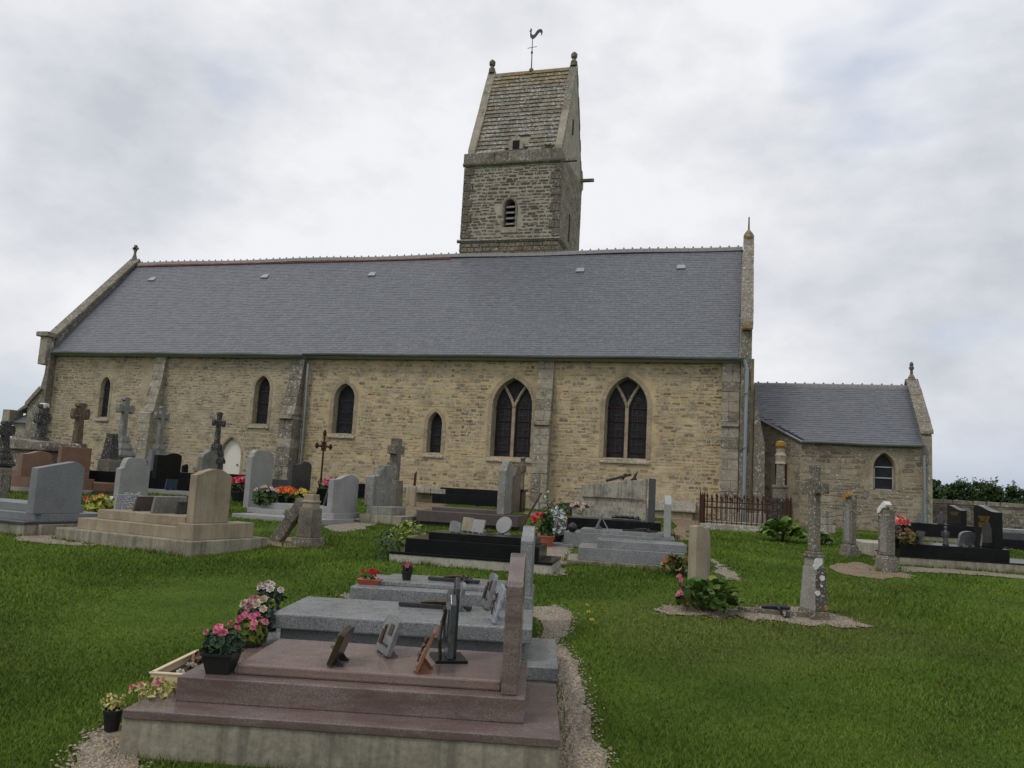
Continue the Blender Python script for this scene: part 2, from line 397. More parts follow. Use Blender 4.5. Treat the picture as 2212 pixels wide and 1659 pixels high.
# openings of the nave: centre x, half width, sill, spring, apex, ring width, depth
WIN = [('lancet', -24.68, .18, 3.36, 4.60, 4.95, .15, .16), ('lancet', -17.5, .28, 3.32, 4.65, 5.10, .17, .24),
       ('lancet', -14.05, .36, 3.08, 4.38, 4.87, .19, .27), ('lancet', -10.45, .22, 2.53, 3.55, 3.93, .18, .26),
       ('double', -7.66, .66, 2.5, 4.25, 5.18, .20, .34), ('double', -3.75, .65, 2.63, 4.35, 5.29, .20, .34)]
DOOR = (-18.62, .42, .5, 2.05, 2.74)
holes = [[(cx+x, z) for x, z in arch(a+rw, z0-.0, zs, zt+rw)] for _, cx, a, z0, zs, zt, rw, dp in WIN]
holes.append([(DOOR[0]+x, z) for x, z in arch(DOOR[1]+.14, DOOR[2], DOOR[3], DOOR[4]+.14)])
SPLIT = -15.78
def half_wall(name, x0, x1, mat, cols, holes, nparts, colf=None):
    vs, fs = wall_face([(x0, .2), (x1, .2), (x1, 5.98), (x0, 5.98)], holes, front)
    m = MB(); m.add(vs, fs); m.add([(x0, YW, .2), (x1, YW, .2), (x1, YW+.9, .2), (x0, YW+.9, .2), (x0, YW, 5.98), (x1, YW, 5.98), (x1, YW+.9, 5.98), (x0, YW+.9, 5.98)], [(4, 5, 6, 7), (2, 3, 7, 6), (0, 4, 7, 3), (1, 2, 6, 5)])
    w = part(name, m, mat, fix=False)
    def skip(a, b, ha, hb):
        if b < gz(a, YW)-.15: return True
        for bx0, bx1 in ((-23.0, -22.1), (-16.5, -15.75), (-6.95, -6.2), (-.75, .4), (-28, -27.2)):
            if bx0 < a < bx1 and b < 5.9: return True
        for h in holes:
            if any(inpoly(a+ha*i, b+hb*j, h) for i in (-1, 0, 1) for j in (-1, 0, 1)): return True
        return False
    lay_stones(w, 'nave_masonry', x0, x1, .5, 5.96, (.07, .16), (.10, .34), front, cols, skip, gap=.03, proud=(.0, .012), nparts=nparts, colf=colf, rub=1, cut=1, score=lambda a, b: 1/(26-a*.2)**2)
    return w
CREAM = [(.52, .415, .25), (.48, .39, .25), (.53, .44, .295), (.46, .37, .24), (.49, .41, .28), (.43, .35, .23)]
GREY = [(.29, .235, .165), (.21, .17, .12), (.36, .29, .20), (.26, .215, .16), (.33, .265, .18), (.39, .32, .22), (.37, .305, .22), (.34, .29, .22)]
RED = [(.24, .12, .075), (.17, .10, .07)]
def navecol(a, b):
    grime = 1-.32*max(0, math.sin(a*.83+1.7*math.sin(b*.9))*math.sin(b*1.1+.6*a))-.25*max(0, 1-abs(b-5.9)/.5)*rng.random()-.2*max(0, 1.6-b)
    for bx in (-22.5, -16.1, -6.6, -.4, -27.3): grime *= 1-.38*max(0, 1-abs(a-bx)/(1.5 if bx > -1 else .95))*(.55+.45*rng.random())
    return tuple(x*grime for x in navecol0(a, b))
def navecol0(a, b):
    t = rng.random()*.97; patch = .5+.5*math.sin(a*1.7+b*2.3)*math.sin(a*.6-b*1.1)
    west = 1 if a < SPLIT else 0
    if t < .015: return pal(RED)
    if t < .015+.34+.38*patch*(.6+.8*west): return pal(GREY, .2)
    c = pal(CREAM, .07)
    return tuple(x*(.80 if west else .95) for x in c)
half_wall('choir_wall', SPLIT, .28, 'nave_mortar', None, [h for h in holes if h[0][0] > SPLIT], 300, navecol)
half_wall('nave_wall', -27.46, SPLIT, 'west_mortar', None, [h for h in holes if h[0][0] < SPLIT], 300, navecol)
# gables, north wall
GA = [(26.4, .2), (34.9, .2), (34.9, 7.0), (30.65, 11.22), (26.4, 7.0)]
m = MB(); m.prism(GA, -.13, .20, 'x'); east = part('east_gable', m, 'buttress_dark')
GB = [(26.6, .2), (34.9, .2), (34.9, 6.6), (30.65, 10.95), (26.6, 6.62)]
m = MB(); m.prism(GB, -27.75, -27.38, 'x'); west = part('west_gable', m, 'buttress_dark')
m = MB(); m.box(-27.4, .2, 34.2, 34.8, .2, 6); part('north_wall', m, 'west_mortar')
def copings(parent, x0, x1, y0, z0, y1, z1, n, mat, th=.13, back=True):
    for sgn in ((1, -1) if back else (1,)):
        for i in range(n):
            a, b = i/n, (i+.97)/n
            ya, yb, za, zb = y0+(y1-y0)*a, y0+(y1-y0)*b, z0+(z1-z0)*a, z0+(z1-z0)*b
            j = float(rng.uniform(-.012, .012))
            pl = [(ya, za), (yb, zb), (yb, zb+th+j), (ya, za+th+j)]
            if sgn < 0: pl = [(2*y1-p[0], p[1]) for p in pl]
            m = MB(); m.prism(pl, x0+j, x1+j, 'x'); m.build('coping_stone', mat, parent, bevel=.015)
copings(east, -.15, .23, 26.4, 7.0, 30.65, 11.22, 9, 'coping_stone', .14)
copings(west, -27.82, -27.30, 26.4, 6.45, 30.65, 10.97, 10, 'coping_stone', .13)
m = MB(); m.lathe([(.15, 6.85), (.18, 6.9), (.18, 7.0), (.14, 7.12), (.03, 7.18)], .04, 26.38, 10); m.build('kneeler', 'lichen_yellow_stone', east)
m = MB(); m.box(-27.95, -27.35, 26.1, 26.6, 6.55, 6.75); m.box(-27.8, -27.42, 26.2, 26.58, 5.4, 6.55); m.build('kneeler', 'buttress_stone', west, bevel=.03)
m = MB(); m.lathe([(.15, 11.05), (.18, 11.2), (.15, 11.35), (.03, 11.5)], .04, 30.5, 10); f = m.build('gable_cap', 'lichen_yellow_stone', east)
m = MB(); m.tube([(.04, 30.5, 11.5), (.04, 30.5, 11.98)], [.035, .025], 6); m.build('finial', 'old_cross_stone', east)
m = MB(); m.lathe([(.16, 10.95), (.12, 11.1), (.06, 11.3), (.05, 11.5)], -27.6, 30.65, 8)
m.box(-27.66, -27.54, 30.6, 30.7, 11.45, 11.75); m.box(-27.74, -27.46, 30.6, 30.7, 11.54, 11.64); m.build('gable_cross', 'old_cross_stone', west)

# buttresses built of blocks
def buttress(xc, hw, prof, mat, zbase, tilt=0, blk=.33, name='buttress', y0=YW):
    """prof: (z, projection) from the top down"""
    zs = [p[0] for p in prof]; ps = [p[1] for p in prof]
    def pj(z): return float(np.interp(z, zs[::-1], ps[::-1]))
    core = MB(); core.prism([(y0+.05, zbase), (y0-max(ps[-1]-.03, .02), zbase)]+[(y0-max(p-.03, .01), z) for z, p in reversed(prof)]+[(y0+.05, zs[0])], xc-hw+.015, xc+hw-.015, 'x')
    o = part(name, core, 'tower_mortar')
    cuts = sorted(set(zs+[zbase])); edges = [cuts[0]]
    for c in cuts[1:]:
        n = max(1, round((c-edges[-1])/blk)); e0 = edges[-1]
        edges += [e0+(c-e0)*(i+1)/n for i in range(n)]
    for z0, z1 in zip(edges, edges[1:]):
        if z1-z0 < .02: continue
        e = .004; j = float(rng.uniform(-.008, .008))
        ya, yb = pj(z0+1e-4), pj(z1-1e-4)
        split = random.choice((0, 0, .4, .6)) if hw > .2 else 0
        spans = [(xc-hw, xc+hw)] if not split else [(xc-hw, xc-hw+2*hw*split-e), (xc-hw+2*hw*split+e, xc+hw)]
        for xa, xb in spans:
            m = MB(); m.prism([(y0+.04, z0+e), (y0-ya+j, z0+e), (y0-yb+j, z1-e), (y0+.04, z1-e)], xa, xb, 'x')
            m.build('stone', mat if random.random() < .8 else ('buttress_dark' if mat == 'buttress_stone' else 'buttress_stone'), o, bevel=.008)
    return o
buttress(-22.1, .25, [(5.85, .12), (4.9, .22), (3.62, .52), (3.6, .6), (3.52, .66), (3.5, .66), (.4, .74)], 'buttress_stone', .4)
buttress(-16.0, .27, [(5.88, .12), (5.0, .25), (3.68, .56), (3.62, .72), (3.5, .72), (3.48, .62), (.4, .70)], 'buttress_dark', .4)
buttress(-6.5, .27, [(5.9, .10), (5.2, .14), (3.75, .34), (3.70, .44), (3.6, .44), (3.58, .36), (.4, .42)], 'buttress_stone', .4)
buttress(-.42, .27, [(5.9, .12), (5.2, .13), (3.92, .22), (3.86, .34), (3.76, .34), (3.74, .26), (.4, .30)], 'buttress_stone', .4)
# raking corner buttresses
def raking(name, poly, y0, y1, mat, n):
    zs = [p[1] for p in poly]; lo, hi = min(zs), max(zs)
    core = MB(); core.prism(poly, y0+.02, y1, 'y'); o = part(name, core, mat, bevel=.02); return o
raking('corner_buttress', [(.29, .3), (.66, .3), (.64, 3.25), (.47, 4.1), (.30, 5.15)], 26.52, 27.3, 'buttress_dark', 8)
m = MB(); m.box(-.2, .72, 26.35, 27.3, .3, 1.12, top=(.03, .03)); part('buttress_plinth', m, 'weathered_limestone', bevel=.02)
raking('corner_buttress', [(-27.3, .3), (-28.15, .3), (-28.12, 3.75), (-27.62, 4.4), (-27.5, 5.0), (-27.46, 6.1), (-27.3, 6.1)], 26.3, 27.0, 'buttress_dark', 8)
m = MB(); m.prism([(-28.2, 3.7), (-28.2, 3.82), (-27.58, 4.5), (-27.45, 4.4), (-28.1, 3.68)], 26.22, 27.05, 'y'); part('buttress_coping', m, 'coping_stone', bevel=.02)
# lean-to with a slated roof at the far west corner
m = MB(); m.box(-30.3, -28.1, 27.75, 28.3, .3, 3.08); m.prism([(-30.3, .3), (-27.6, .3), (-27.6, 5.4), (-28.6, 5.2), (-28.9, 4.85), (-29.25, 4.5), (-29.85, 3.8), (-30.3, 3.5)], 28.32, 30, 'y'); part('porch_wall', m, 'buttress_stone')
m = MB(); m.add([(-30.35, 27.6, 3.06), (-28.1, 27.6, 3.06), (-28.1, 28.3, 4.6), (-29.25, 28.3, 4.45), (-29.85, 28.3, 3.78), (-30.3, 28.3, 3.45)], [(0, 1, 2, 3, 4, 5)], (.12, .125, .14)); part('porch_roof', m, 'slate', fix=False)
m = MB(); m.prism([(-30.45, 3.5), (-30.4, 3.63), (-29.9, 3.96), (-29.22, 4.68), (-28.8, 5.1), (-28.4, 5.6), (-28.2, 5.5), (-28.7, 4.95), (-29.2, 4.45), (-29.85, 3.78)], 27.95, 28.5, 'y'); part('porch_coping', m, 'coping_stone', bevel=.02)
m = MB(); m.box(-30.7, -30.3, 27.5, 28.2, 3.0, 3.6); part('porch_kneeler', m, 'buttress_stone', bevel=.02)

# windows of the nave
def ring(parent, cx, a, z0, zs, zt, rw, dp, mat, P, proud=.012, inner_mat=None):
    o1 = arch(a+rw, z0, zs, zt+rw); i1 = arch(a+.05, z0, zs, zt+.05); i2 = arch(a, z0, zs, zt)
    n = len(o1); k = 0
    while k < n-1:
        step = 1 if zs > o1[k][1] else 2
        k2 = min(k+step, n-1)
        m = MB(); vs = []; g = .008
        for t in range(k, k2+1):
            for q, d in ((o1[t], -.05), (o1[t], proud), (i1[t], proud), (i2[t], -dp)): vs.append(P(cx+q[0], q[1], d))
        fs = []
        for t in range(k2-k):
            for e in range(3): fs.append((t*4+e, t*4+e+1, t*4+5+e, t*4+4+e))
        fs.append((0, 1, 2, 3)); tt = (k2-k)*4; fs.append((tt+3, tt+2, tt+1, tt))
        m.add(vs, fs); m.build('dressed_stone', mat, parent, fix=True); k = k2
def glass_poly(cx, outline, d, P): return [P(cx+x, z, d) for x, z in outline]
for kind, cx, a, z0, zs, zt, rw, dp in WIN:
    o = arch(a, z0, zs, zt)
    m = MB(); n = len(o); tri = tessellate_polygon([[Vector((*p, 0)) for p in o]])
    m.add(glass_poly(cx, o, -dp+.004, front), [tuple(t) for t in tri])
    w = part('window', m, 'leaded_glass' if kind == 'lancet' else 'stained_glass', fix=False)
    ring(w, cx, a, z0, zs, zt, rw, dp, 'dressed_stone', front)
    m = MB(); m.prism([(YW-.07, z0-.17), (YW-.07, z0-.10), (YW+dp-.01, z0+.03), (YW+dp, z0-.17)], cx-a-rw*.9, cx+a+rw*.9, 'x'); m.build('sill', 'sill_stone', w, bevel=.01)
    yb = YW+dp-.02
    if kind == 'lancet':
        m = MB(); s = .105
        x = -a-3
        def clipline(x0, sl):
            pts = []
            for i in range(61):
                z = z0+(zt-z0)*i/60; xx = x0+sl*(z-z0)
                hw = a if z < zs else max(0, a*(1-((z-zs)/(zt-zs))**1.6))
                if abs(xx) < hw: pts.append((cx+xx, yb-.02, z))
            return pts
        for i in range(-40, 40):
            for sl in (.62, -.62):
                p = clipline(i*s, sl)
                if len(p) > 1: m.tube([p[0], p[-1]], .0065, 3, cap=False)
        tag(m.build('lead_lattice', 'lead', w, fix=False), kind='stuff')
        for zz in (.25, .5, .75):
            z = z0+(zs-z0)*zz*1.25
            m = MB(); m.box(cx-a, cx+a, yb-.03, yb-.01, z-.012, z+.012); m.build('saddle_bar', 'dark_metal', w)
    else:
        # stone mullion forking into a Y
        m = MB(); t = .055; fz = zs-.05
        m.box(cx-t, cx+t, yb-.1, yb+.01, z0, fz+.02)
        for sg in (-1, 1):
            pts = []
            for i in range(9):
                q = i/8; x = sg*(.58*a)*q**1.45; z = fz-.02+(zt-fz)*.80*q
                pts.append((cx+x, yb-.05, z))
            m.tube(pts, .055, 6)
        m.build('mullion', 'dressed_stone', w)
        for sg in (-1, 1):
            for zz in (0.13, .42, .72, .98):
                z = z0+(zs-z0)*zz
                m = MB(); m.box(cx+sg*.055 if sg > 0 else cx-a, cx+a if sg > 0 else cx-.055, yb-.02, yb, z-.012, z+.012); m.build('saddle_bar', 'rust', w)
            for k in range(3):
                z = z0+(zs-z0)*(.16+.28*k); xa = cx+sg*a*.54
                m = MB()
                for dx in (-.17, 0, .17): m.box(xa+dx-.004, xa+dx+.004, yb-.012, yb-.004, z, z+(zs-z0)*.24)
                m.box(xa-.2, xa+.2, yb-.012, yb-.005, z+.2, z+.21); tag(m.build('lead_lattice', 'lead', w), kind='stuff')
            m = MB()
            for r in (.07, .13):
                m.tube([(cx+sg*a*.52+r*math.cos(q*math.pi/6), yb-.012, zs+.18+r*math.sin(q*math.pi/6)) for q in range(13)], .006, 3, cap=False)
            tag(m.build('lead_lattice', 'lead', w), kind='stuff')
# white side door
cx, a, z0, zs, zt = DOOR
o = arch(a, z0, zs, zt); m = MB(); m.add([(cx+x, YW+.16, z) for x, z in o]+[(cx+x, YW+.2, z) for x, z in o], [tuple(t) for t in tessellate_polygon([[Vector((*p, 0)) for p in o]])]+[(i, i+1, i+1+len(o), i+len(o)) for i in range(len(o)-1)])
d = part('side_door', m, 'white_paint', fix=False)
ring(d, cx, a, z0, zs, zt, .14, .16, 'dressed_stone', front)
m = MB(); m.lathe([(.03, 0), (.03, .05)], 0, 0, 8); m.build('door_knob', 'rust', d, loc=(cx+.25, YW+.16, 1.75), rot=(rad(90), 0, 0))
# stone tomb chest against the foot of the choir wall, ledge under the small lancet
m = MB(); m.box(-3.3, -1.5, 26.25, 26.65, .5, 1.02); m.box(-3.0, -1.8, 26.235, 26.25, .62, .92); c = part('wall_tomb', m, 'pale_limestone', bevel=.01)
m = MB(); m.prism([(26.12, 1.02), (26.12, 1.07), (26.64, 1.36), (26.64, 1.02)], -3.42, -1.4, 'x'); m.build('wall_tomb_lid', 'weathered_limestone', c, bevel=.01)
for xa, xb in ((-11.35, -10.3), (-10.28, -9.75)):
    m = MB(); m.box(xa, xb, 26.25, 26.64, 1.12, 1.3); part('wall_ledge', m, 'weathered_limestone', bevel=.02)

# roofs
def slates(parent, x0, x1, P, ln, ex, wr, nparts, clip=None, cols=((.130, .137, .155), (.139, .146, .164), (.123, .130, .148)), score=None):
    items = []; nc = int(ln/ex)
    for i in range(nc):
        s0 = i*ex; x = x0-float(rng.uniform(0, wr))
        while x < x1:
            w = wr*float(rng.uniform(.9, 1.1)); xa, xb = max(x, x0), min(x+w-.004, x1); x += w
            if xb-xa < .03: continue
            if clip and not clip((xa+xb)/2, s0): continue
            l = .008+float(rng.uniform(-.002, .005)); e = float(rng.uniform(-.004, .006)); s1 = min(s0+ex*1.15, ln)
            vs = [P(xa, s0+e, l), P(xb, s0+e, l), P(xb, s1, .001), P(xa, s1, .001), P(xa, s0+e, 0), P(xb, s0+e, 0)]
            items.append((score(x, s0) if score else rng.random(), vs, pal(cols, .06)))
    items.sort(key=lambda t: -t[0]); fs = [(0, 1, 2, 3), (4, 5, 1, 0)]
    for _, vs, c in items[:nparts]:
        m = MB(); m.add(vs, fs, c); m.build('slate', 'slate', parent, fix=False)
    m = MB()
    for _, vs, c in items[nparts:]: m.add(vs, fs, c)
    tag(m.build('slating', 'slate', parent, fix=False), kind='stuff')
RS = 4.82/4.25; ra = math.atan(RS); RLN = 4.25/math.cos(ra)+.12
def wav(x, s): return .022*math.sin(x*.7+1)*math.sin(s*.9)+.012*math.sin(x*2.1+s*1.3)
def navep(x, s, d): 
    d += wav(x, s)*math.sin(min(1, max(0, s/RLN))*math.pi)
    return (x, 26.32+s*math.cos(ra)-d*math.sin(ra), 5.90+s*math.sin(ra)+d*math.cos(ra))
m = MB()
m.prism([(26.33, 5.86), (30.65, 10.76), (34.97, 5.86), (34.8, 5.8), (30.65, 10.55), (26.5, 5.8)], -27.4, -.14, 'x', (.25, .245, .23))
roof = part('nave_roof', m, 'slate')
MATS['slate']
slates(roof, -27.4, -.2, navep, RLN+.05, .116, .2, 300, score=lambda x, s: x*1.0-s*.4+30)
tile = None
for i in range(82):
    x = -27.3+i*.331
    if tile is None:
        m = MB(); m.prism([(-.16, -.14), (-.12, -.02), (0, .05), (.12, -.02), (.16, -.14)], 0, .325, 'x'); m.tube([(.16, 0, .03), (.16, 0, .10)], [.035, .028], 6)
        tile = m.build('ridge_tile', 'ridge_clay', roof); tile.location = (x, 30.65, 10.86)
    else: inst(tile, roof, (x, 30.65, 10.86+.02*math.sin(i*.3)))
m = MB()
for i in range(47): m.box(-27.3+i*.331, -27.3+i*.331+.32, 30.45, 30.5, 10.66, 10.70+float(rng.uniform(-.015, .02)))
part('ridge_mortar', m, 'ridge_red', roof)
for x in (-25.75, -19.95, -14.9, -6.15, -2.35):
    s = 5.15 if x < -5 else 5.2
    m = MB(); p = navep(x, s, .02)
    m.prism([(-.17, 0), (.17, 0), (.13, .26), (-.13, .26)], 0, .04, 'z'); m.box(-.12, .12, .26, .28, -.01, .04)
    o = m.build('roof_vent', 'pale_metal', roof); o.location = p; o.rotation_euler = (ra-.10, 0, 0)
def gutter(name, x0, x1, y, z, r=.075, n=14):
    m = MB(); pts = [(x0+(x1-x0)*i/n, y, z+.012*math.sin(i*1.3)) for i in range(n+1)]
    vs = []; k = 7
    for p in pts:
        for j in range(k):
            t = math.pi+math.pi*j/(k-1); vs.append((p[0], p[1]+r*math.cos(t), p[2]+r*math.sin(t)))
    fs = [(i*k+j, i*k+j+1, (i+1)*k+j+1, (i+1)*k+j) for i in range(n) for j in range(k-1)]
    m.add(vs, fs); o = part(name, m, 'zinc', fix=False); md = o.modifiers.new('thick', 'SOLIDIFY'); md.thickness = .012; return o
gutter('gutter', -27.3, SPLIT+.1, 26.30, 5.93); gutter('gutter', SPLIT+.1, .02, 26.27, 5.96)
def pipe(name, pts, r=.05):
    m = MB(); m.tube(pts, r, 8)
    o = part(name, m, 'zinc', smooth=False)
    z0, z1 = pts[-1][2], pts[-2][2]
    for k in range(3):
        z = z0+(z1-z0)*(.15+.35*k); m = MB(); m.lathe([(r+.014, z-.02), (r+.014, z+.02)], pts[-1][0], pts[-1][1], 8); m.build('pipe_bracket', 'zinc', o)
pipe('downpipe', [(-15.62, 26.3, 5.88), (-15.55, 26.5, 5.6), (-15.55, 26.55, .6)])
pipe('downpipe', [(-.02, 26.28, 5.9), (.06, 26.3, 5.55), (.03, 26.22, .7)], .06)

# tower
TX0, TX1, TY0, TY1 = -11.43, -7.30, 30.65, 34.9
tfront = lambda a, b, d: (a, TY0-d, b); tside = lambda a, b, d: (TX1+d, a, b)
LV = (-9.36, .19, 11.98, 12.85, 13.12)
lo = [(LV[0]+x, z) for x, z in arch(LV[1]+.12, LV[2], LV[3], LV[4]+.12)]
vs, fs = wall_face([(TX0, 7), (TX1, 7), (TX1, 15.2), (TX0, 15.2)], [lo], tfront)
m = MB(); m.add(vs, fs); m.add([(TX0, TY0, 7), (TX1, TY0, 7), (TX1, TY1, 7), (TX0, TY1, 7), (TX0, TY0, 15.2), (TX1, TY0, 15.2), (TX1, TY1, 15.2), (TX0, TY1, 15.2)], [(4, 5, 6, 7), (2, 3, 7, 6), (0, 4, 7, 3), (1, 2, 6, 5)])
tw = part('tower_wall', m, 'tower_mortar', fix=False)
TCOL = [(.105, .09, .066), (.085, .073, .055), (.13, .112, .082), (.095, .082, .063), (.068, .06, .047), (.155, .135, .10)]
quoins = []
def tskip(a, b, ha, hb):
    return any(inpoly(a+ha*i, b+hb*j, lo) for i in (-1, 0, 1) for j in (-1, 0, 1)) or (abs(a-LV[0]) < .42 and abs(b-11.85) < .14)
lay_stones(tw, 'tower_masonry', TX0, TX1, 11.52, 14.62, (.11, .155), (.2, .46), tfront, TCOL, tskip, gap=.052, proud=(.006, .022), rub=.5, cut=.7, nparts=300)
lay_stones(tw, 'tower_masonry', TX0-.04, TX1+.04, 10.2, 11.36, (.17, .21), (.3, .52), tfront, [(.16, .13, .09), (.14, .115, .08), (.185, .155, .11)], lambda *k: False, gap=.02, proud=(.045, .06), nparts=60)
lay_stones(tw, 'tower_masonry', TY0, TY1, 10.0, 15.2, (.13, .2), (.2, .5), tside, [(.17, .145, .10), (.15, .125, .09), (.195, .165, .12)], lambda *k: False, gap=.02, proud=(.0, .012), nparts=0)
for i in range(9):
    z = 11.55+i*.34
    for sg, xa in ((1, TX0-.02), (-1, TX1+.02)):
        w = .42 if (i+(sg > 0)) % 2 else .28
        m = MB(); x0, x1 = sorted((xa, xa+sg*w)); m.box(x0, x1, TY0-.045, TY0+.2, z, z+.32); m.build('quoin', 'quoin_stone', tw, bevel=.012)
m = MB(); m.prism([(TY0-.05, 11.34), (TY0-.13, 11.42), (TY0-.05, 11.5)], TX0-.12, TX1+.1, 'x'); m.build('string_course', 'coping_stone', tw)
m = MB(); m.prism([(TX1+.03, 11.34), (TX1+.11, 11.42), (TX1+.03, 11.5)], TY0-.1, TY0+1.35, 'y'); m.build('string_course', 'coping_stone', tw)
m = MB(); m.prism([(TY0-.02, 14.62), (TY0-.12, 14.68), (TY0-.14, 14.74), (TY0-.02, 14.8)], TX0-.06, TX1+.02, 'x'); m.build('cornice', 'buttress_dark', tw)
x = TX0-.05
while x < TX1-.1:
    w = float(rng.uniform(.45, .95)); xb = min(x+w, TX1+.02)
    m = MB(); m.box(x, xb-.012, TY0-.10+float(rng.uniform(-.01, .01)), TY0+.25, 14.76, 15.2+float(rng.uniform(-.015, .015))); m.build('parapet_stone', 'buttress_dark' if random.random() < .5 else 'coping_stone', tw, bevel=.012); x = xb
for (y, z) in ((30.85, 14.72), (34.6, 15.3)):
    m = MB(); m.box(TX1-.1, TX1+.6, y-.08, y+.08, z, z+.13, top=(.0, .01)); m.build('water_spout', 'buttress_dark', tw, bevel=.015)
m = MB(); m.prism([(TY1-.25, 14.8), (TY1+.12, 15.1), (TY1+.1, 15.5), (TY1-.2, 15.9)], TX1-.3, TX1+.04, 'x'); m.build('kneeler', 'buttress_stone', tw, bevel=.02)
for y, z0, z1 in ((32.6, 11.9, 13.1), (32.45, 16.6, 17.25)):
    m = MB(); m.box(TX1-.03, TX1+.022, y-.09, y+.09, z0, z1); m.build('slit_window', 'void', tw)
# louvred belfry opening
o = arch(LV[1], *LV[2:]); m = MB(); m.add([(LV[0]+x, TY0+.3, z) for x, z in o], [tuple(t) for t in tessellate_polygon([[Vector((*p, 0)) for p in o]])])
lw = part('belfry_window', m, 'void', tw, fix=False)
ring(lw, LV[0], LV[1], LV[2], LV[3], LV[4], .12, .3, 'buttress_dark', tfront, proud=.04)
for k in range(4):
    z = 12.1+.24*k; m = MB(); m.prism([(TY0+.0, z), (TY0+.02, z-.025), (TY0+.24, z+.13), (TY0+.24, z+.16)], LV[0]-LV[1]+.005, LV[0]+LV[1]-.005, 'x'); m.build('louvre', 'louvre_slate', lw)
m = MB(); m.box(-9.72, -9.02, TY0-.05, TY0+.1, 11.72, 11.97); m.build('sill', 'buttress_stone', lw, bevel=.02)
# saddleback roof with stone gables
RY, RZ = 32.72, 19.82
for nm, x0, x1 in (('tower_gable', -11.36, -11.06), ('tower_gable', -7.6, TX1)):
    m = MB(); m.prism([(TY0+.02, 15.2), (TY1, 15.2), (TY1-.1, 15.4), (RY, RZ+.05), (TY0+.02, 15.4)], x0+.01, x1-.005, 'x')
    g = part(nm, m, 'tower_mortar', tw)
    copings(g, x0-.02, x1+.03, TY0+.06, 15.25, RY, RZ+.0, 11, 'coping_stone' if x0 > -10 else 'buttress_stone', .16)
    m = MB(); m.lathe([(.16, RZ+.05), (.15, RZ+.25), (.09, RZ+.34), (.08, RZ+.38), (.14, RZ+.46), (.15, RZ+.58), (.08, RZ+.68), (.02, RZ+.72)], (x0+x1)/2, RY, 8); m.build('finial', 'old_cross_stone', g)
m = MB(); m.prism([(TY0+.12, 15.1), (RY, RZ-.05), (TY1-.15, 15.1)], -11.1, -7.55, 'x'); tr = part('tower_roof', m, 'tower_mortar')
n = 21; ta = math.atan2(RZ-15.22, RY-(TY0+.12)); tl = math.hypot(RZ-15.22, RY-(TY0+.12))
for i in range(n):
    s0, s1 = tl*i/n, tl*(i+1.12)/n; x = -11.06
    while x < -7.62:
        w = float(rng.uniform(.35, .75)); xb = min(x+w, -7.6)
        if -7.6-xb < .15: xb = -7.6
        if i < 4 and abs((x+xb)/2+9.28) < .3: x = xb; continue
        th = .062+float(rng.uniform(-.01, .01)); ca, sa = math.cos(ta), math.sin(ta)
        pt = lambda s, d: (TY0+.12+s*ca-d*sa, 15.22+s*sa+d*ca)
        c = pal([(.17, .15, .12), (.145, .13, .105), (.20, .18, .145), (.16, .125, .085)])
        if i > n-5 or random.random() < .12: c = pal([(.22, .15, .06), (.19, .135, .07), (.16, .13, .06)])
        m = MB(); m.prism([pt(s0, 0), pt(s0, th), pt(s1, .012), pt(s1, -.02)], x+.005, xb-.004, 'x', c); m.build('roof_slab', 'tower_roof_stone', tr); x = xb
m = MB(); m.box(-11.06, -7.6, RY-.1, RY+.1, RZ-.12, RZ+.0, top=(0, .05)); m.build('ridge_stone', 'lichen_yellow_stone', tr, bevel=.02)
m = MB(); m.prism([(-.3, 0), (.3, 0), (.33, .3), (.17, .55), (0, .66), (-.17, .55), (-.33, .3)], TY0+.0, TY0+.9, 'y'); m2 = m
dm = m.build('roof_hatch', 'buttress_stone', tr, loc=(-9.28, .05, 15.3), bevel=.015)
m = MB(); m.box(-9.42, -9.13, TY0+.035, TY0+.3, 15.33, 15.7); m.build('hatch_opening', 'void', dm).matrix_parent_inverse = Matrix.Translation((9.28, -.05, -15.3))
m = MB(); m.lathe([(.11, RZ-.05), (.1, RZ+.08), (.04, RZ+.14)], -9.37, RY, 8)
wc = part('weathercock', m, 'old_cross_stone')
m = MB(); m.tube([(-9.37, RY, RZ+.1), (-9.40, RY, 21.45)], [.028, .016], 6); m.lathe([(.04, 20.65), (.05, 20.7), (.04, 20.75)], -9.39, RY, 8); m.build('rod', 'dark_metal', wc)
m = MB(); m.tube([(-9.60, RY, 20.92), (-9.17, RY, 20.96)], .014, 5); m.build('crossbar', 'dark_metal', wc)
ck = [(-.13, .52), (-.1, .55), (-.08, .5), (-.06, .48), (-.08, .40), (-.07, .26), (.0, .2), (.08, .24), (.14, .34), (.2, .42), (.3, .46), (.4, .43), (.44, .34), (.42, .22), (.38, .14), (.37, .25), (.33, .31), (.27, .3), (.2, .2), (.12, .1), (.03, .03), (-.05, .04), (-.12, .12), (-.14, .25), (-.13, .36), (-.19, .42), (-.13, .44)]
m = MB(); m.prism([(-9.38+p[0], 21.32+p[1]) for p in ck], RY-.02, RY+.02, 'y'); m.build('cockerel', 'dark_metal', wc)
m = MB(); 
for i in range(60):
    q = Vector((float(rng.normal(0, .14)), float(rng.normal(0, .05)), abs(float(rng.normal(0, .09))))); d = Vector((float(rng.normal(0, 1)), float(rng.normal(0, 1)), 1)).normalized()*.1
    s = d.orthogonal().normalized()*.03; m.add([q-s, q+s, q+d], [(0, 1, 2)], (.05, .10, .015))
tag(m.build('roof_weeds', 'leaf', tr, loc=(-7.85, TY0+.05, 15.25), fix=False), kind='stuff')

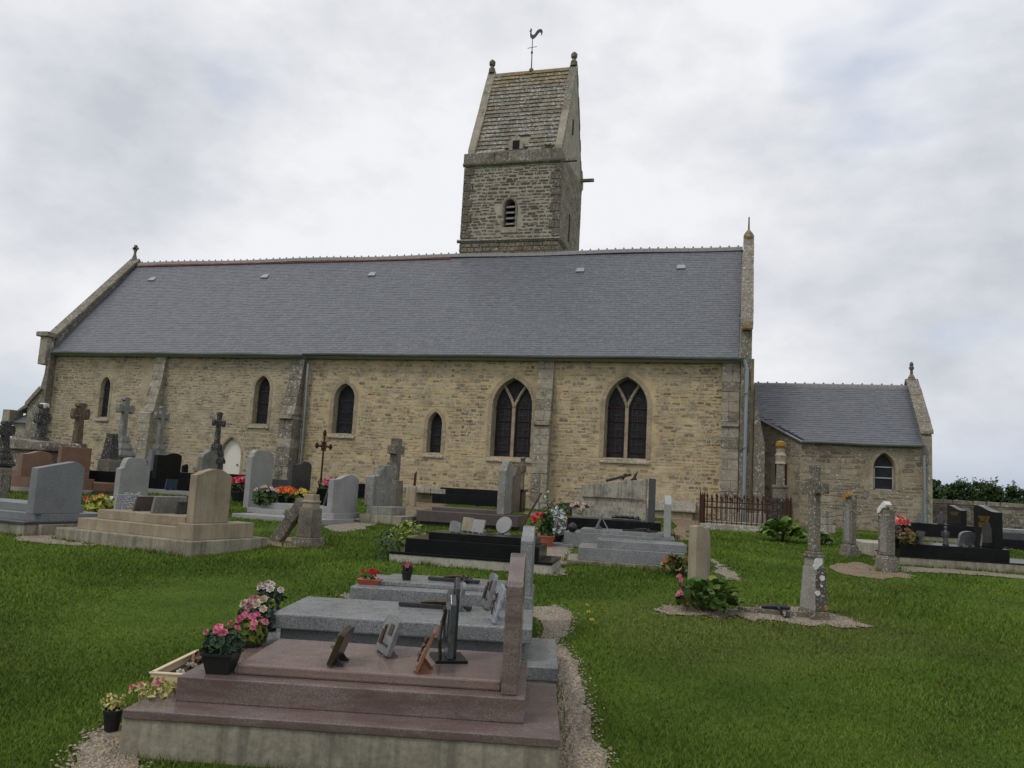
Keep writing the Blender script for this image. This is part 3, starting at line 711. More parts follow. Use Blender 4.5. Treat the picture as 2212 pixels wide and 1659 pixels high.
# sacristy
S0, S1, SY, SE, SRY, SRZ = 1.77, 5.32, 27.65, 3.52, 30.0, 5.59
sfront = lambda a, b, d: (a, SY-d, b)
SW = (4.24, .27, 2.04, 2.72, 3.16)
so = [(SW[0]+x, z) for x, z in arch(SW[1]+.15, SW[2], SW[3], SW[4]+.15)]
vs, fs = wall_face([(S0, .2), (S1, .2), (S1, SE), (S0, SE)], [so], sfront)
m = MB(); m.add(vs, fs); m.add([(.3, 28.76, .2), (S0, SY, .2), (S0, SY, SE), (.61, 28.53, 4.25), (.3, 28.76, 4.45)], [(0, 1, 2, 3, 4)])
m.add([(S1, SY, .2), (S1, 32.35, .2), (S1, 32.35, SE), (S1, SY, SE), (.3, 32.35, .2), (.3, 32.35, SE)], [(0, 1, 2, 3), (1, 4, 5, 2)])
sw = part('sacristy_wall', m, 'sacristy_mortar', fix=False)
SC = [(.27, .22, .155), (.33, .275, .19), (.22, .175, .125), (.37, .31, .22), (.18, .145, .105), (.30, .235, .165)]
lay_stones(sw, 'sacristy_masonry', S0, S1, .5, SE-.03, (.08, .19), (.15, .5), sfront, SC, lambda a, b, ha, hb: any(inpoly(a+ha*i, b+hb*j, so) for i in (-1, 0, 1) for j in (-1, 0, 1)), nparts=260, gap=.03, proud=(.0, .018), rub=1, cut=1)
cd = Vector((S0-.61, SY-28.53, 0)); cl = cd.length; cd /= cl; cn = Vector((cd.y, -cd.x, 0))
def cant(a, b, d): p = Vector((.61, 28.53, b))+cd*a+cn*d; return tuple(p)
def cskip(a, b, ha, hb): return b > 4.2-.55*(a/cl) - .1 or (.36 < a+ha and a-ha < 1.12 and b < 2.95)
lay_stones(sw, 'sacristy_masonry', 0, cl, .5, 4.3, (.1, .2), (.2, .45), cant, [(.25, .205, .15), (.22, .18, .135), (.28, .235, .175)], cskip, proud=(.0, .01), nparts=60)
def cbox(m, a0, a1, b0, b1, d0, d1):
    m.add([cant(a, b, d) for d in (d0, d1) for a, b in ((a0, b0), (a1, b0), (a1, b1), (a0, b1))], [(0, 1, 2, 3), (4, 5, 6, 7), (0, 1, 5, 4), (1, 2, 6, 5), (2, 3, 7, 6), (3, 0, 4, 7)])
m = MB(); cbox(m, .5, .98, .6, 2.74, -.05, .004); sdoor = part('sacristy_door', m, 'red_door_wood', sw)
for a0, a1, b0, b1 in ((.36, .5, .6, 2.74), (.98, 1.12, .6, 2.74), (.34, 1.14, 2.74, 2.96)):
    m = MB(); cbox(m, a0, a1, b0, b1, -.02, .03); m.build('door_frame', 'dressed_stone', sdoor, bevel=.008)
for k in range(3):
    m = MB(); cbox(m, .3, 1.2, .45, 1.42-.18*k, .04+.22*k, .26+.22*k); m.build('door_step', 'weathered_limestone', sdoor, bevel=.01)
for sg in (.62, .74, .86):
    m = MB(); cbox(m, sg-.006, sg+.006, .62, 2.72, .003, .008); m.build('door_board', 'red_door_wood', sdoor)
sa = math.atan2(SRZ-SE, SRY-SY); sl = (SRY-SY)/math.cos(sa)+.14
def sacp(x, s, d): return (x, SY-.12+s*math.cos(sa)-d*math.sin(sa), SE-.07+s*math.sin(sa)+d*math.cos(sa))
def cutx(y): return -1 if y > 28.5 else .61+max(0, (28.53-y))/(28.53-27.64)*1.16-.08
m = MB(); m.add([sacp(1.75, 0, -.01), sacp(S1, 0, -.01), sacp(S1, sl, -.01), sacp(.18, sl, -.01), sacp(.18, 1.1, -.01), sacp(.55, 1.1, -.01)], [(0, 1, 2, 3, 4, 5)], (.11, .115, .125))
m.add([(.3, SRY, SRZ), (S1, SRY, SRZ), (S1, 32.45, 3.4), (.3, 32.45, 3.4)], [(0, 1, 2, 3)], (.11, .115, .125))
sr = part('sacristy_roof', m, 'slate', fix=False)
slates(sr, .18, S1, sacp, sl, .116, .2, 200, clip=lambda x, s: x > cutx(SY-.12+s*math.cos(sa)), cols=((.112, .119, .137), (.124, .131, .149), (.118, .125, .143)))
for i in range(16): inst(tile, sr, (.32+i*.312, SRY, SRZ+.04), scale=(.94, .8, .8))
m = MB(); m.tube([(.5, 28.55, 4.22), (1.8, 27.56, 3.44)], .05, 6); part('gutter', m, 'zinc')
m = MB(); m.tube([(.5, 28.60, 4.31), (1.8, 27.60, 3.53)], .035, 6); part('roof_edge', m, 'dark_metal')
gutter('gutter', 1.78, S1+.05, SY-.17, SE-.06, .065, 6)
m = MB(); m.prism([(SY, .2), (32.35, .2), (32.35, SE+.25), (SRY, SRZ+.2), (SY, SE+.25)], S1, S1+.28, 'x'); sg = part('sacristy_gable', m, 'buttress_stone')
copings(sg, S1-.05, S1+.33, SY-.05, SE+.3, SRY, SRZ+.2, 6, 'coping_stone', .12)
m = MB(); m.lathe([(.13, SRZ+.2), (.11, SRZ+.35), (.05, SRZ+.45), (.045, SRZ+.6), (.08, SRZ+.64), (.08, SRZ+.7), (.05, SRZ+.74), (.07, SRZ+.8), (.03, SRZ+.88)], S1+.14, SRY, 8); m.build('finial', 'old_cross_stone', sg)
pipe('downpipe', [(S1+.02, SY-.17, SE-.1), (S1+.04, SY-.08, SE-.35), (S1+.06, SY-.07, .6)], .045)
o = arch(SW[1], *SW[2:]); m = MB(); m.add([(SW[0]+x, SY+.2, z) for x, z in o], [tuple(t) for t in tessellate_polygon([[Vector((*p, 0)) for p in o]])])
w = part('window', m, 'leaded_glass', fix=False); ring(w, SW[0], SW[1], SW[2], SW[3], SW[4], .15, .2, 'dressed_stone', sfront)
for z in (2.42, 2.76):
    m = MB(); m.box(SW[0]-SW[1], SW[0]+SW[1], SY+.16, SY+.19, z-.018, z+.018); m.build('glazing_bar', 'pale_metal', w)
m = MB()
for x in (-1, 1): m.box(SW[0]+x*SW[1]-.02, SW[0]+x*SW[1]+.02, SY+.15, SY+.19, SW[2], SW[3])
m.box(SW[0]-SW[1]-.02, SW[0]+SW[1]+.02, SY+.15, SY+.19, SW[2]-.01, SW[2]+.035); m.build('window_frame', 'pale_metal', w)

# ------------------------------------------------------------------ ground sheet
def axis(lo, hi, f0, f1, st): 
    a = list(np.arange(f0, f1, st)); b = f0; k = st
    while b > lo: k *= 1.5; b -= k; a.insert(0, b)
    b = f1; k = st
    while b < hi: b += k; a.append(b); k *= 1.5
    return np.array(a)
xs = axis(-900, 900, -36, 22, .8); ys = axis(-300, 1200, -2, 44, .8)
vs = [(float(x), float(y), gz(x, y)) for y in ys for x in xs]; nx = len(xs)
fs = [(j*nx+i, j*nx+i+1, (j+1)*nx+i+1, (j+1)*nx+i) for j in range(len(ys)-1) for i in range(nx-1)]
m = MB(); m.add(vs, fs); tag(m.build('ground', 'lawn', smooth=True, fix=False), kind='structure')
# ------------------------------------------------------------------ graves: helpers
def rotAB(A, B):
    d = gp(*B)-gp(*A); return math.degrees(math.atan2(d.y, d.x))
class Tomb:
    """stepped tomb; tiers are measured on its front face"""
    def __init__(s, name, label, A, rot, group='tombs in the churchyard', P=None, cat='tomb'):
        s.f = Fr(A, rot, P=P); s.o = empty(name, label, cat, s.f.P, rot, group); s.z = -.12; s.box = None; s.tiers = []
    def tier(s, part, mat, tl, tr, y=None, bl=None, depth=1.0, z=None, gap=0, x=None, bev=.006):
        if y is None: y = s.f.tz(*bl, s.z)[1] if bl else 0
        x0, za = s.f.fx(*tl, y); x1, zb = s.f.fx(*tr, y)
        if x: x0, x1 = x
        z1 = (za+zb)/2 if z is None else z
        m = MB(); m.box(x0, x1, y, y+depth, s.z+gap, z1); s.part = m.build(part, mat, s.o, bevel=bev)
        if not s.tiers:
            EXCL.append([s.f.W(*p) for p in ((x0-.03, y-.03), (x1+.03, y-.03), (x1+.03, y+depth+.03), (x0-.03, y+depth+.03))])
        s.z = z1; s.tiers.append((x0, x1, y, y+depth, z1)); return s
    def raw(s, part, mat, x0, x1, y0, y1, z0, z1, bev=.006):
        m = MB(); m.box(x0, x1, y0, y1, z0, z1); o = m.build(part, mat, s.o, bevel=bev)
        if not s.tiers: EXCL.append([s.f.W(*p) for p in ((x0, y0), (x1, y0), (x1, y1), (x0, y1))])
        s.z = z1; s.tiers.append((x0, x1, y0, y1, z1)); return o
    def at(s, u, v, z=None):
        z = s.z if z is None else z; x, y = s.f.tz(u, v, z)
        for t in s.tiers:
            if abs(t[4]-z) < .01: y = min(max(y, t[2]+.04), t[3]-.06); x = s.f.fx(u, v, y)[0]; x = min(max(x, t[0]+.03), t[1]-.03)
        return s.f.W(x, y, z)
PROF = {
 'rounded': [(0, 0), (0, .985), (.3, 1), (.55, .975), (.8, .93), (.95, .88), (1, .8), (1, 0)],
 'flat': [(0, .0), (0, 1), (1, 1), (1, 0)],
 'wave': [(0, 0), (0, .86), (.1, .865), (.2, .88), (.35, .93), (.5, .985), (.62, 1), (.75, .99), (.88, .95), (1, .88), (1, 0)],
 'wave2': [(0, 0), (0, .9), (.2, .895), (.38, .92), (.5, .97), (.62, 1), (.8, .99), (.94, .95), (1, .88), (1, 0)],
 'shoulder': [(0, 0), (0, .78), (.1, .8), (.14, .9), (.2, .98), (.35, 1), (.65, 1), (.8, .98), (.86, .9), (.9, .8), (1, .78), (1, 0)],
 'clip': [(0, 0), (0, .88), (.06, .89), (.08, .95), (.2, 1), (.75, 1), (.9, .95), (1, .86), (1, 0)],
 'slant': [(0, 0), (0, .93), (.7, 1), (.8, .99), (1, .9), (1, 0)],
 'round': [(0, 0), (0, .75), (.06, .86), (.15, .93), (.3, .98), (.5, 1), (.7, .98), (.85, .93), (.94, .86), (1, .75), (1, 0)],
 'gable': [(.06, 0), (0, .82), (.08, .9), (.5, 1), (.92, .9), (1, .82), (.94, 0)],
 'steps': [(0, 0), (0, .7), (.06, .74), (.15, .72), (.3, .74), (.34, .9), (.5, .9), (.52, 1), (.95, 1), (.95, 0)],
 'bow': [(0, 0), (0, .72), (.12, .74), (.3, .83), (.45, .9), (.6, .98), (.75, 1), (.9, .98), (1, .9), (1, 0)],
}
def fit_extent(P, rot, u0, u1, thick, zmid, W0=.6):
    """centre and width along local y so that the block spans the given columns"""
    P = Vector(P); W = W0
    for _ in range(40):
        f = Fr(None, rot, P=P)
        us = [proj(f.W(x, y, zmid))[0] for x in (-thick/2, thick/2) for y in (-W/2, W/2)]
        a, b = min(us), max(us); k = (P-CAM).dot(FW)/F
        P = P + RT*Vector((1, 1, 0))*(((u0+u1)-(a+b))/2*k*.6); W = max(.05, W+((u1-u0)-(b-a))*k*1.0)
        W = min(W, 2.0)
    P.z = gz(P.x, P.y); return P, W
def height_to(P, v):
    lo, hi = -1, 12
    for _ in range(50):
        md = (lo+hi)/2
        if proj((P.x, P.y, P.z+md))[1] > v: lo = md
        else: hi = md
    return lo
def stele(name, label, mat, u0, u1, vtop, vbase, rot, style='wave', thick=.11, group='headstones', base=None, cat='headstone', P=None, flip=False, lean=0, ub=None):
    """upright stone whose broad face looks along local x"""
    P0 = gp(ub or (u0+u1)/2, vbase) if P is None else P
    P1, W = fit_extent(P0, rot, u0, u1, thick, .6)
    if P is not None: P1.z = P.z
    h = height_to(P1, vtop)
    o = empty(name, label, cat, P1, rot, group)
    pr = [((1-a if flip else a)*W-W/2, b*h) for a, b in PROF[style]]
    m = MB(); m.prism([(a, b if b > 0 else -.1) for a, b in pr], -thick/2, thick/2, 'x'); m.build('slab', mat, o, bevel=.008)
    if base:
        m = MB(); m.box(-thick/2-.06, thick/2+.06, -W/2-.06, W/2+.06, -.1, base); m.build('base', mat, o, bevel=.008)
    EXCL.append([Fr(None, rot, P=P1).W(x, y) for x, y in ((-.1, -W/2), (.1, -W/2), (.1, W/2), (-.1, W/2))])
    return o, P1, W, h
def cross_poly(L, h, w, arm_z, style):
    a = w/2; l = L/2; e = w*.62
    if style == 'plain':
        return [(-a, 0), (-a, arm_z-a), (-l, arm_z-a), (-l, arm_z+a), (-a, arm_z+a), (-a, h), (a, h), (a, arm_z+a), (l, arm_z+a), (l, arm_z-a), (a, arm_z-a), (a, 0)]
    return [(-a*1.15, 0), (-a*.85, arm_z-a*1.4), (-a*1.2, arm_z-a), (-l+e, arm_z-a), (-l+e*.8, arm_z-a*1.5), (-l+e*.2, arm_z-a*1.35), (-l, arm_z), (-l+e*.2, arm_z+a*1.35), (-l+e*.8, arm_z+a*1.5), (-l+e, arm_z+a), (-a, arm_z+a), (-a, h-e), (-a*1.5, h-e*.8), (-a*1.35, h-e*.2), (0, h),
            (a*1.35, h-e*.2), (a*1.5, h-e*.8), (a, h-e), (a, arm_z+a), (l-e, arm_z+a), (l-e*.8, arm_z+a*1.5), (l-e*.2, arm_z+a*1.35), (l, arm_z), (l-e*.2, arm_z-a*1.35), (l-e*.8, arm_z-a*1.5), (l-e, arm_z-a), (a*1.2, arm_z-a), (a*.85, arm_z-a*1.4), (a*1.15, 0)]
def cross(name, label, mat, u, vtop, varm, vped, vbase, ua, ub, rot, wpx, style='foliate', ped=None, group='stone crosses on pedestals', pedmat=None, steps=3):
    """cross on a stepped pedestal; arms run along local y"""
    P = gp(u, vbase); k = (P-CAM).dot(FW)/F; th = max(.08, wpx*k*.7)
    za = height_to(P, varm); P, L = fit_extent(P, rot, ua, ub, th, za)
    L = min(max(L, .3), 1.15)
    H, za, zp = height_to(P, vtop), height_to(P, varm), height_to(P, vped)
    o = empty(name, label, 'cross', P, rot, group); w = wpx*k*.9
    m = MB(); m.prism([(p[0], p[1]+zp) for p in cross_poly(L, H-zp, w, za-zp, style)], -th/2, th/2, 'x'); m.build('cross_shaft', mat, o, bevel=.015)
    pw = (ped or 2.2)*w/2
    m = MB()
    m.box(-pw, pw, -pw, pw, -.15, zp*.58, top=(.03, .03)); m.build('pedestal', pedmat or mat, o, bevel=.015)
    for i in range(steps):
        q = pw*(1.12-.24*i); z0 = zp*(.58+.42*i/steps); z1 = zp*(.58+.42*(i+1)/steps)
        m = MB(); m.lathe([(q*.95, z0+.002), (q, z0+(z1-z0)*.35), (q*.82, z1)], 0, 0, 4, sq=True); m.build('pedestal_step', pedmat or mat, o, bevel=.012)
    EXCL.append([Fr(None, rot, P=P).W(x, y) for x, y in ((-pw, -pw), (pw, -pw), (pw, pw), (-pw, pw))])
    return o
def leaf_mass(n, rx, ry, rz, size, cols, zc=0, up=.3, shape='blob', var=.25):
    m = MB()
    for _ in range(n):
        while True:
            p = rng.uniform(-1, 1, 3)
            if p.dot(p) < 1: break
        r = p.dot(p)**.5; p = p*(.55+.45*r)/max(r, .2)*min(1, r+.25)
        q = Vector((p[0]*rx, p[1]*ry, zc+p[2]*rz)); d = (Vector((p[0], p[1], p[2]*.6+up))+Vector(rng.normal(0, .45, 3))).normalized()
        s = size*float(rng.uniform(.6, 1.3)); a = d.orthogonal().normalized(); a = (a*math.cos(t := float(rng.uniform(0, 6.28)))+d.cross(a)*math.sin(t))
        b = d.cross(a); c = pal(cols, var)
        m.add([q-a*s, q-b*s*.5+d*s*.15, q+a*s, q+b*s*.5+d*s*.15], [(0, 1, 2, 3)], c)
    return m
GREENS = [(.035, .075, .012), (.05, .10, .018), (.028, .06, .012), (.07, .12, .02)]
class Many:
    def __init__(s, l): s.l = l
    def build(s, name, mat, parent=None, fix=False, loc=None):
        for m in s.l: o = m.build(name, mat, parent, fix=False, loc=loc)
        return o
def blooms(n, rx, ry, z0, z1, size, cols, pet=7):
    ms = []
    for _ in range(n):
        m = MB(); ms.append(m)
        a, r = float(rng.uniform(0, 6.28)), math.sqrt(float(rng.uniform(0, 1)))
        q = Vector((rx*r*math.cos(a), ry*r*math.sin(a), z0+(z1-z0)*(1-.5*r*r)*float(rng.uniform(.75, 1.05))))
        d = Vector((math.cos(a)*r*.7, math.sin(a)*r*.7-.35, .8)).normalized(); e = d.orthogonal().normalized(); g = d.cross(e)
        c = pal(cols, .15); s = size*float(rng.uniform(.75, 1.2))
        for lay, (k, el) in enumerate(((1, .15), (.65, .5), (.35, .8))):
            for i in range(pet):
                t = 6.283*(i+.5*lay)/pet; t2 = t+.5; v1 = e*math.cos(t-.45)+g*math.sin(t-.45); v2 = e*math.cos(t+.45)+g*math.sin(t+.45); vm = e*math.cos(t)+g*math.sin(t)
                m.add([q+d*s*.1*lay, q+v1*s*k*.75+d*s*el*.7, q+vm*s*k+d*s*el, q+v2*s*k*.75+d*s*el*.7], [(0, 1, 2, 3)], tuple(x*(1-.12*lay) for x in c))
    return Many(ms)
def flower_pot(name, label, P, pot, r, h, fol, flo, group='potted flowers on the graves', rot=0, sq=False, cat='flower pot', n=90, nb=12, spread=1.5, fh=None, bs=None, leafs=None, long=None):
    o = empty(name, label, cat, P, rot, group)
    m = MB()
    if long:
        m.box(-long, long, -r, r, 0, h, top=(-.02, -.02))
    else: m.lathe([(r*.72, 0), (r, h*.86), (r*1.08, h*.86), (r*1.08, h), (r*.9, h), (r*.86, h*.85)], 0, 0, 12, sq=sq)
    if pot: m.build('pot', pot, o)
    rx = (long or r)*spread; fh = fh or r*1.6
    if fol: tag(leaf_mass(n, rx, r*spread, fh*.6, leafs or r*.45, fol, h+fh*.35).build('foliage', 'leaf', o, fix=False), kind='stuff')
    if flo:
        for cols in (flo if isinstance(flo[0], list) else [flo]):
            blooms(nb, rx*.95, r*spread*.95, h+fh*.4, h+fh*1.15, bs or r*.42, cols).build('flower', 'petal', o, fix=False)
    return o
def plaque(label, P, w, h, rot, mat='engraved_grey', tilt=14, shape='flat', t=.025, deco=None, group='memorial plaques on the tombs', base=True, name='memorial_plaque'):
    """small slab leaning back on two feet; its face looks along local -x"""
    o = empty(name, label, 'plaque', P, rot, group)
    pr = [((a-.5)*w, b*h) for a, b in PROF[shape]] if shape in PROF else [(math.cos(i*math.pi/10)*w/2, h/2-math.cos(i*math.pi/10+math.pi/2)*h/2) for i in range(20)]
    m = MB(); m.prism(pr, -t/2, t/2, 'x'); p = m.build('panel', mat, o, bevel=.003); p.rotation_euler = (0, rad(tilt), 0); p.location = (0, 0, .012)
    for s in (-.28, .28):
        m = MB(); m.box(-.02, h*.33, s*w-.012, s*w+.012, 0, .014); m.prism([(0.01, .012), (h*.3, .012), (.0+h*.1, h*.28)], s*w-.006, s*w+.006, 'y'); m.build('foot', mat if mat not in ('bronze',) else 'dark_metal', o)
    if deco:
        m = MB()
        if deco == 'cross': m.box(-t/2-.012, -t/2, -.012, .012, h*.35, h*.85); m.box(-t/2-.012, -t/2, -w*.16, w*.16, h*.62, h*.69)
        elif deco == 'rose':
            m.tube([(-t/2-.01, -.02, h*.15), (-t/2-.016, .01, h*.45), (-t/2-.012, -.01, h*.75)], .006, 6)
            for i in range(5): m.tube([(-t/2-.01, 0, h*(.2+.1*i)), (-t/2-.02, (-1)**i*w*.16, h*(.28+.1*i))], [.005, .012], 5)
        elif deco == 'figure':
            m.tube([(-t/2-.006, .05, h*.2), (-t/2-.01, .05, h*.38), (-t/2-.008, .055, h*.55), (-t/2-.006, .05, h*.62)], [.018, .014, .015, .008], 8); m.lathe([(.005, h*.62), (.012, h*.66), (.009, h*.7), (.002, h*.72)], -t/2-.006, .05, 8)
            m.box(-t/2-.005, -t/2-.001, -.09, -.02, h*.5, h*.8); m.box(-t/2-.005, -t/2-.001, -.09, .02, h*.2, h*.26)
        q = m.build('relief', 'bronze' if deco != 'cross' else 'gold_leaf', o); q.rotation_euler = (0, rad(tilt), 0); q.location = (0, 0, .012)
    return o

# ------------------------------------------------------------------ foreground row
G1 = Tomb('stepped_tomb', 'pink granite stepped tomb nearest the viewer, four plaques standing on its slab', (251, 1637), 13.8)
G1.tier('concrete_base', 'concrete', (264, 1548), (1209, 1618), y=.012, depth=1.15, bev=.01)
G1.tier('plinth', 'pink_granite', (264.6, 1529), (1210, 1600), y=0, depth=1.18)
G1.tier('base_tier', 'pink_granite', (383, 1458), (1134, 1513), bl=(376.6, 1514), depth=1.0)
p1 = G1.z
G1.tier('slab', 'rose_granite', (510, 1434), (1083, 1470), bl=(508.6, 1457), depth=.78, bev=.012)
f = G1.f; xa, ya = f.tz(1081.5, 1502, p1); xb, _ = f.tz(1118, 1503, p1); ya = G1.tiers[2][2]+.05
h1 = f.fx(1097, 1265, ya)[1]; D = .9
m = MB(); m.prism([(ya, p1), (ya, h1), (ya+.1, h1+.012), (ya+.25, h1+.07), (ya+.4, h1+.125), (ya+.52, h1+.14), (ya+.66, h1+.12), (ya+.78, h1+.05), (ya+D, h1), (ya+D, p1)], xa, xb, 'x')
m.build('headstone', 'pink_granite', G1.o, bevel=.008)
x0, x1 = G1.tiers[1][0], G1.tiers[1][1]
GAP = .16
q = f.W(x0+.02, G1.tiers[1][3]+GAP); q.z = gz(q.x, q.y)
G2 = Tomb('stepped_tomb', 'grey granite tomb with thick overhanging slab behind the pink tomb', None, 13.8, P=q)
f2 = G2.f
# plinth from its right end, slab measured on its front
xr, yr = f2.tz(1206, 1444, .31); z2 = f2.fx(1206, 1444, .0)[1]
x0s, zs = f2.fx(586, 1329, .12); x1s, zs1 = f2.fx(1150, 1353, .12)
zb = (f2.fx(586, 1355, .12)[1]+f2.fx(1148, 1395, .12)[1])/2; zs = (zs+zs1)/2
xr2 = f2.fx(1206, 1444, 0)[0]
G2.raw('concrete_base', 'concrete', x0s-.22, xr2-.01, .01, 1.05, -.12, z2-.09)
G2.raw('plinth', 'grey_granite', x0s-.24, xr2, 0, 1.07, z2-.09, z2)
G2.raw('base_tier', 'dull_granite', x0s+.05, x1s-.04, .2, .9, z2, zb)
G2.raw('slab', 'grey_granite', x0s, x1s, .12, 1.0, zb, zs, .012)
q = f2.W(x0s+.05, 1.07+.28); q.z = gz(q.x, q.y)
G3 = Tomb('stepped_tomb', 'low speckled grey granite tomb with thin upright headstone, red geranium tray at its foot', None, 13.0, P=q)
f3 = G3.f
def tierz(T, part, mat, tl, tr, bl, y, depth, z0): 
    x0, za = T.f.fx(*tl, y); x1, zb_ = T.f.fx(*tr, y); return T.raw(part, mat, x0, x1, y, y+depth, z0, (za+zb_)/2)
tierz(G3, 'base_tier', 'grey_granite', (756, 1268.5), (1150, 1291), None, 0, 1.0, -.12)
tierz(G3, 'slab', 'grey_granite', (819, 1256), (1120, 1272), None, .22, .62, G3.z)
xa, _ = f3.fx(1124, 1200, .06); xb, _ = f3.fx(1151, 1200, .06); h3 = f3.fx(1138, 1168.5, .06)[1]
m = MB(); m.prism([(.06, .0), (.06, h3), (.2, h3+.03), (.42, h3+.1), (.5, h3+.11), (.65, h3+.08), (.9, h3), (.9, .0)], xa, xb, 'x'); m.build('headstone', 'grey_granite', G3.o, bevel=.008)

# gravestone row behind
G4 = Tomb('stepped_tomb', 'black granite stepped tomb on a pale concrete base with four little plaques', (838, 1215), 5.5)
G4.tier('concrete_base', 'pale_concrete', (841, 1198), (1192, 1219), y=.012, depth=1.0)
G4.tier('plinth', 'black_granite', (841, 1192), (1193, 1213), y=0, depth=1.05)
G4.tier('base_tier', 'black_granite', (876, 1164), (1165, 1179), bl=(874, 1192), depth=.8)
G4.tier('slab', 'black_granite', (926, 1151), (1155, 1161.5), bl=(925, 1164), depth=.62)
G5 = Tomb('stepped_tomb', 'mauve granite stepped tomb with a curved grey headstone at its right end', (870, 1131), 5)
G5.tier('plinth', 'mauve_granite', (871, 1126.7), (1157, 1136), y=0, depth=1.15)
G5.tier('base_tier', 'mauve_granite', (900, 1105), (1120, 1112), bl=(899, 1125), depth=.95)
G5.tier('slab', 'mauve_granite', (933, 1096.7), (1073, 1101), y=.28, depth=.6)
zz = G5.tiers[1][4]
def end_stele(T, u0, u1, vb, vt, mat, z0, y, D, rise, part='headstone', style='bow'):
    x0 = T.f.fx(u0, vb, y)[0]; x1 = T.f.fx(u1, vb, y)[0]; h = T.f.fx((u0+u1)/2, vt, y+D*.6)[1]-rise*0
    pr = {'bow': [(0, 0), (0, .80), (.06, .84), (.14, .82), (.24, .9), (.4, .98), (.6, 1), (.8, .95), (1, .85), (1, 0)],
          'wave': [(0, 0), (0, .76), (.1, .78), (.25, .86), (.4, .95), (.6, 1), (.8, .95), (1, .85), (1, 0)], 'flat': [(0, 0), (0, 1), (1, 1), (1, 0)]}[style]
    m = MB(); m.prism([(y+a*D, z0+b*(h-z0)) for a, b in pr], x0, x1, 'x'); return m.build(part, mat, T.o, bevel=.012)
end_stele(G5, 1073, 1089, 1098, 994, 'grey_cross_stone', zz, .1, .8, .1)
T = Tomb('stepped_tomb', 'low dark red granite grave with a wavy polished headstone between grey and black stones', (1000, 1113), 4)
T.tier('plinth', 'mauve_granite', (1000, 1108), (1122, 1112), y=0, depth=1.0); T.tier('slab', 'mauve_granite', (1010, 1102), (1094, 1104), y=.1, depth=.8)
end_stele(T, 1096, 1108, 1097, 1004, 'mauve_granite', T.z, .05, .9, .1, style='wave')
G6 = Tomb('stepped_tomb', 'black granite tomb close to the church wall, left of the three thin headstones', (933, 1087), 3)
G6.tier('base_tier', 'black_granite', (934, 1068), (1118, 1074), y=0, depth=1.1); G6.tier('slab', 'black_granite', (951, 1054.5), (1100, 1059), y=.15, depth=.8)
q = G6.at(980, 1052); o = empty('flat_cross', 'small black metal cross lying flat on the black tomb by the church wall', 'cross', q, 0)
m = MB(); m.box(-.3, .3, -.02, .02, .02, .05); m.box(.05, .1, -.14, .14, .02, .05); m.build('arms', 'dark_metal', o)
# thin black cross monument at its end
P = gp(1124, 1106); o = empty('cross_monument', 'tall narrow black granite pillar topped by a grey stone cross', 'cross', P, 3)
z1, z2_ = height_to(P, 1062), height_to(P, 987)
m = MB(); m.box(-.08, .08, -.3, .3, -.1, z1); m.build('pillar', 'black_granite', o, bevel=.01)
m = MB(); m.box(-.14, .14, -.34, .34, z1, z1+.07); m.build('ledge', 'black_granite', o, bevel=.01)
m = MB(); m.prism([(p[0], p[1]+z1+.07) for p in cross_poly(.6, z2_-z1-.07, .16, (z2_-z1)*.6, 'foliate')], -.06, .06, 'x'); m.build('cross_shaft', 'old_cross_stone', o, bevel=.01)

# right of the gravel: wide grey tombs in front of the old limestone monument
G7 = Tomb('stepped_tomb', 'wide plain grey granite tomb without headstone, nearest in the group by the gravel', (1221, 1218.7), 8.5)
G7.tier('concrete_base', 'concrete', (1224, 1210), (1500, 1226), y=0, depth=1.2)
G7.tier('base_tier', 'grey_granite', (1249, 1183), (1480, 1195), bl=(1247, 1209.5), depth=1.0)
G7.tier('slab', 'grey_granite', (1290.5, 1169.5), (1484, 1175), y=G7.tiers[1][2]+.13, depth=.7)
P = gp(1192, 1184)
G7b = Tomb('stepped_tomb', 'speckled grey granite tomb with slim square headstone and a triangular plaque', (1213, 1180), 6)
G7b.tier('kerb', 'dull_granite', (1192, 1174.5), (1240, 1177), y=-.12, depth=.5); 
G7b.z = -.1
G7b.tier('base_tier', 'grey_granite', (1219, 1149), (1458, 1163), y=0, depth=1.0); zz = G7b.z
G7b.tier('slab', 'grey_granite', (1254, 1143), (1434, 1152), y=.14, depth=.7)
x0 = G7b.f.fx(1434, 1150, .08)[0]; x1 = G7b.f.fx(1449, 1150, .08)[0]; h = G7b.f.fx(1440, 1089, .08)[1]
m = MB(); m.prism([(.08, zz), (.08, h), (.45, h+.16), (.85, h), (.85, zz)], x0, x1, 'x'); m.build('headstone', 'light_granite', G7b.o, bevel=.01)
G7c = Tomb('stepped_tomb', 'low black granite tomb with a tall polished black headstone', (1206, 1151), 5)
G7c.tier('plinth', 'black_granite', (1205.5, 1139.5), (1459, 1153), y=0, depth=1.3)
G7c.tier('slab', 'black_granite', (1225.5, 1121), (1428, 1126), y=.14, depth=.9)
end_stele(G7c, 1399, 1413.5, 1124, 1034, 'slate_granite', G7c.z-.2, .25, .7, .05, style='flat')
P = gp(1236, 1120)
G7d = Tomb('stepped_tomb', 'weathered limestone monument with stepped base and streaked tapering top stone', (1235, 1122), 3)
G7d.tier('lower_step', 'weathered_limestone', (1236, 1099.5), (1395, 1104), y=0, depth=1.3)
G7d.tier('middle_step', 'weathered_limestone', (1244.6, 1091.5), (1395, 1096), y=.2, depth=1.0)
G7d.tier('upper_step', 'weathered_limestone', (1250, 1083), (1395, 1087), y=.4, depth=.8)
G7d.tier('moulding', 'weathered_limestone', (1252, 1074), (1395, 1079), y=.55, depth=.6)
fx = G7d.f.fx; y = .48; pts = [fx(1256, 1073, y), fx(1395, 1079, y), fx(1397, 1034, y), fx(1380, 1037, y), fx(1255.5, 1047, y)]
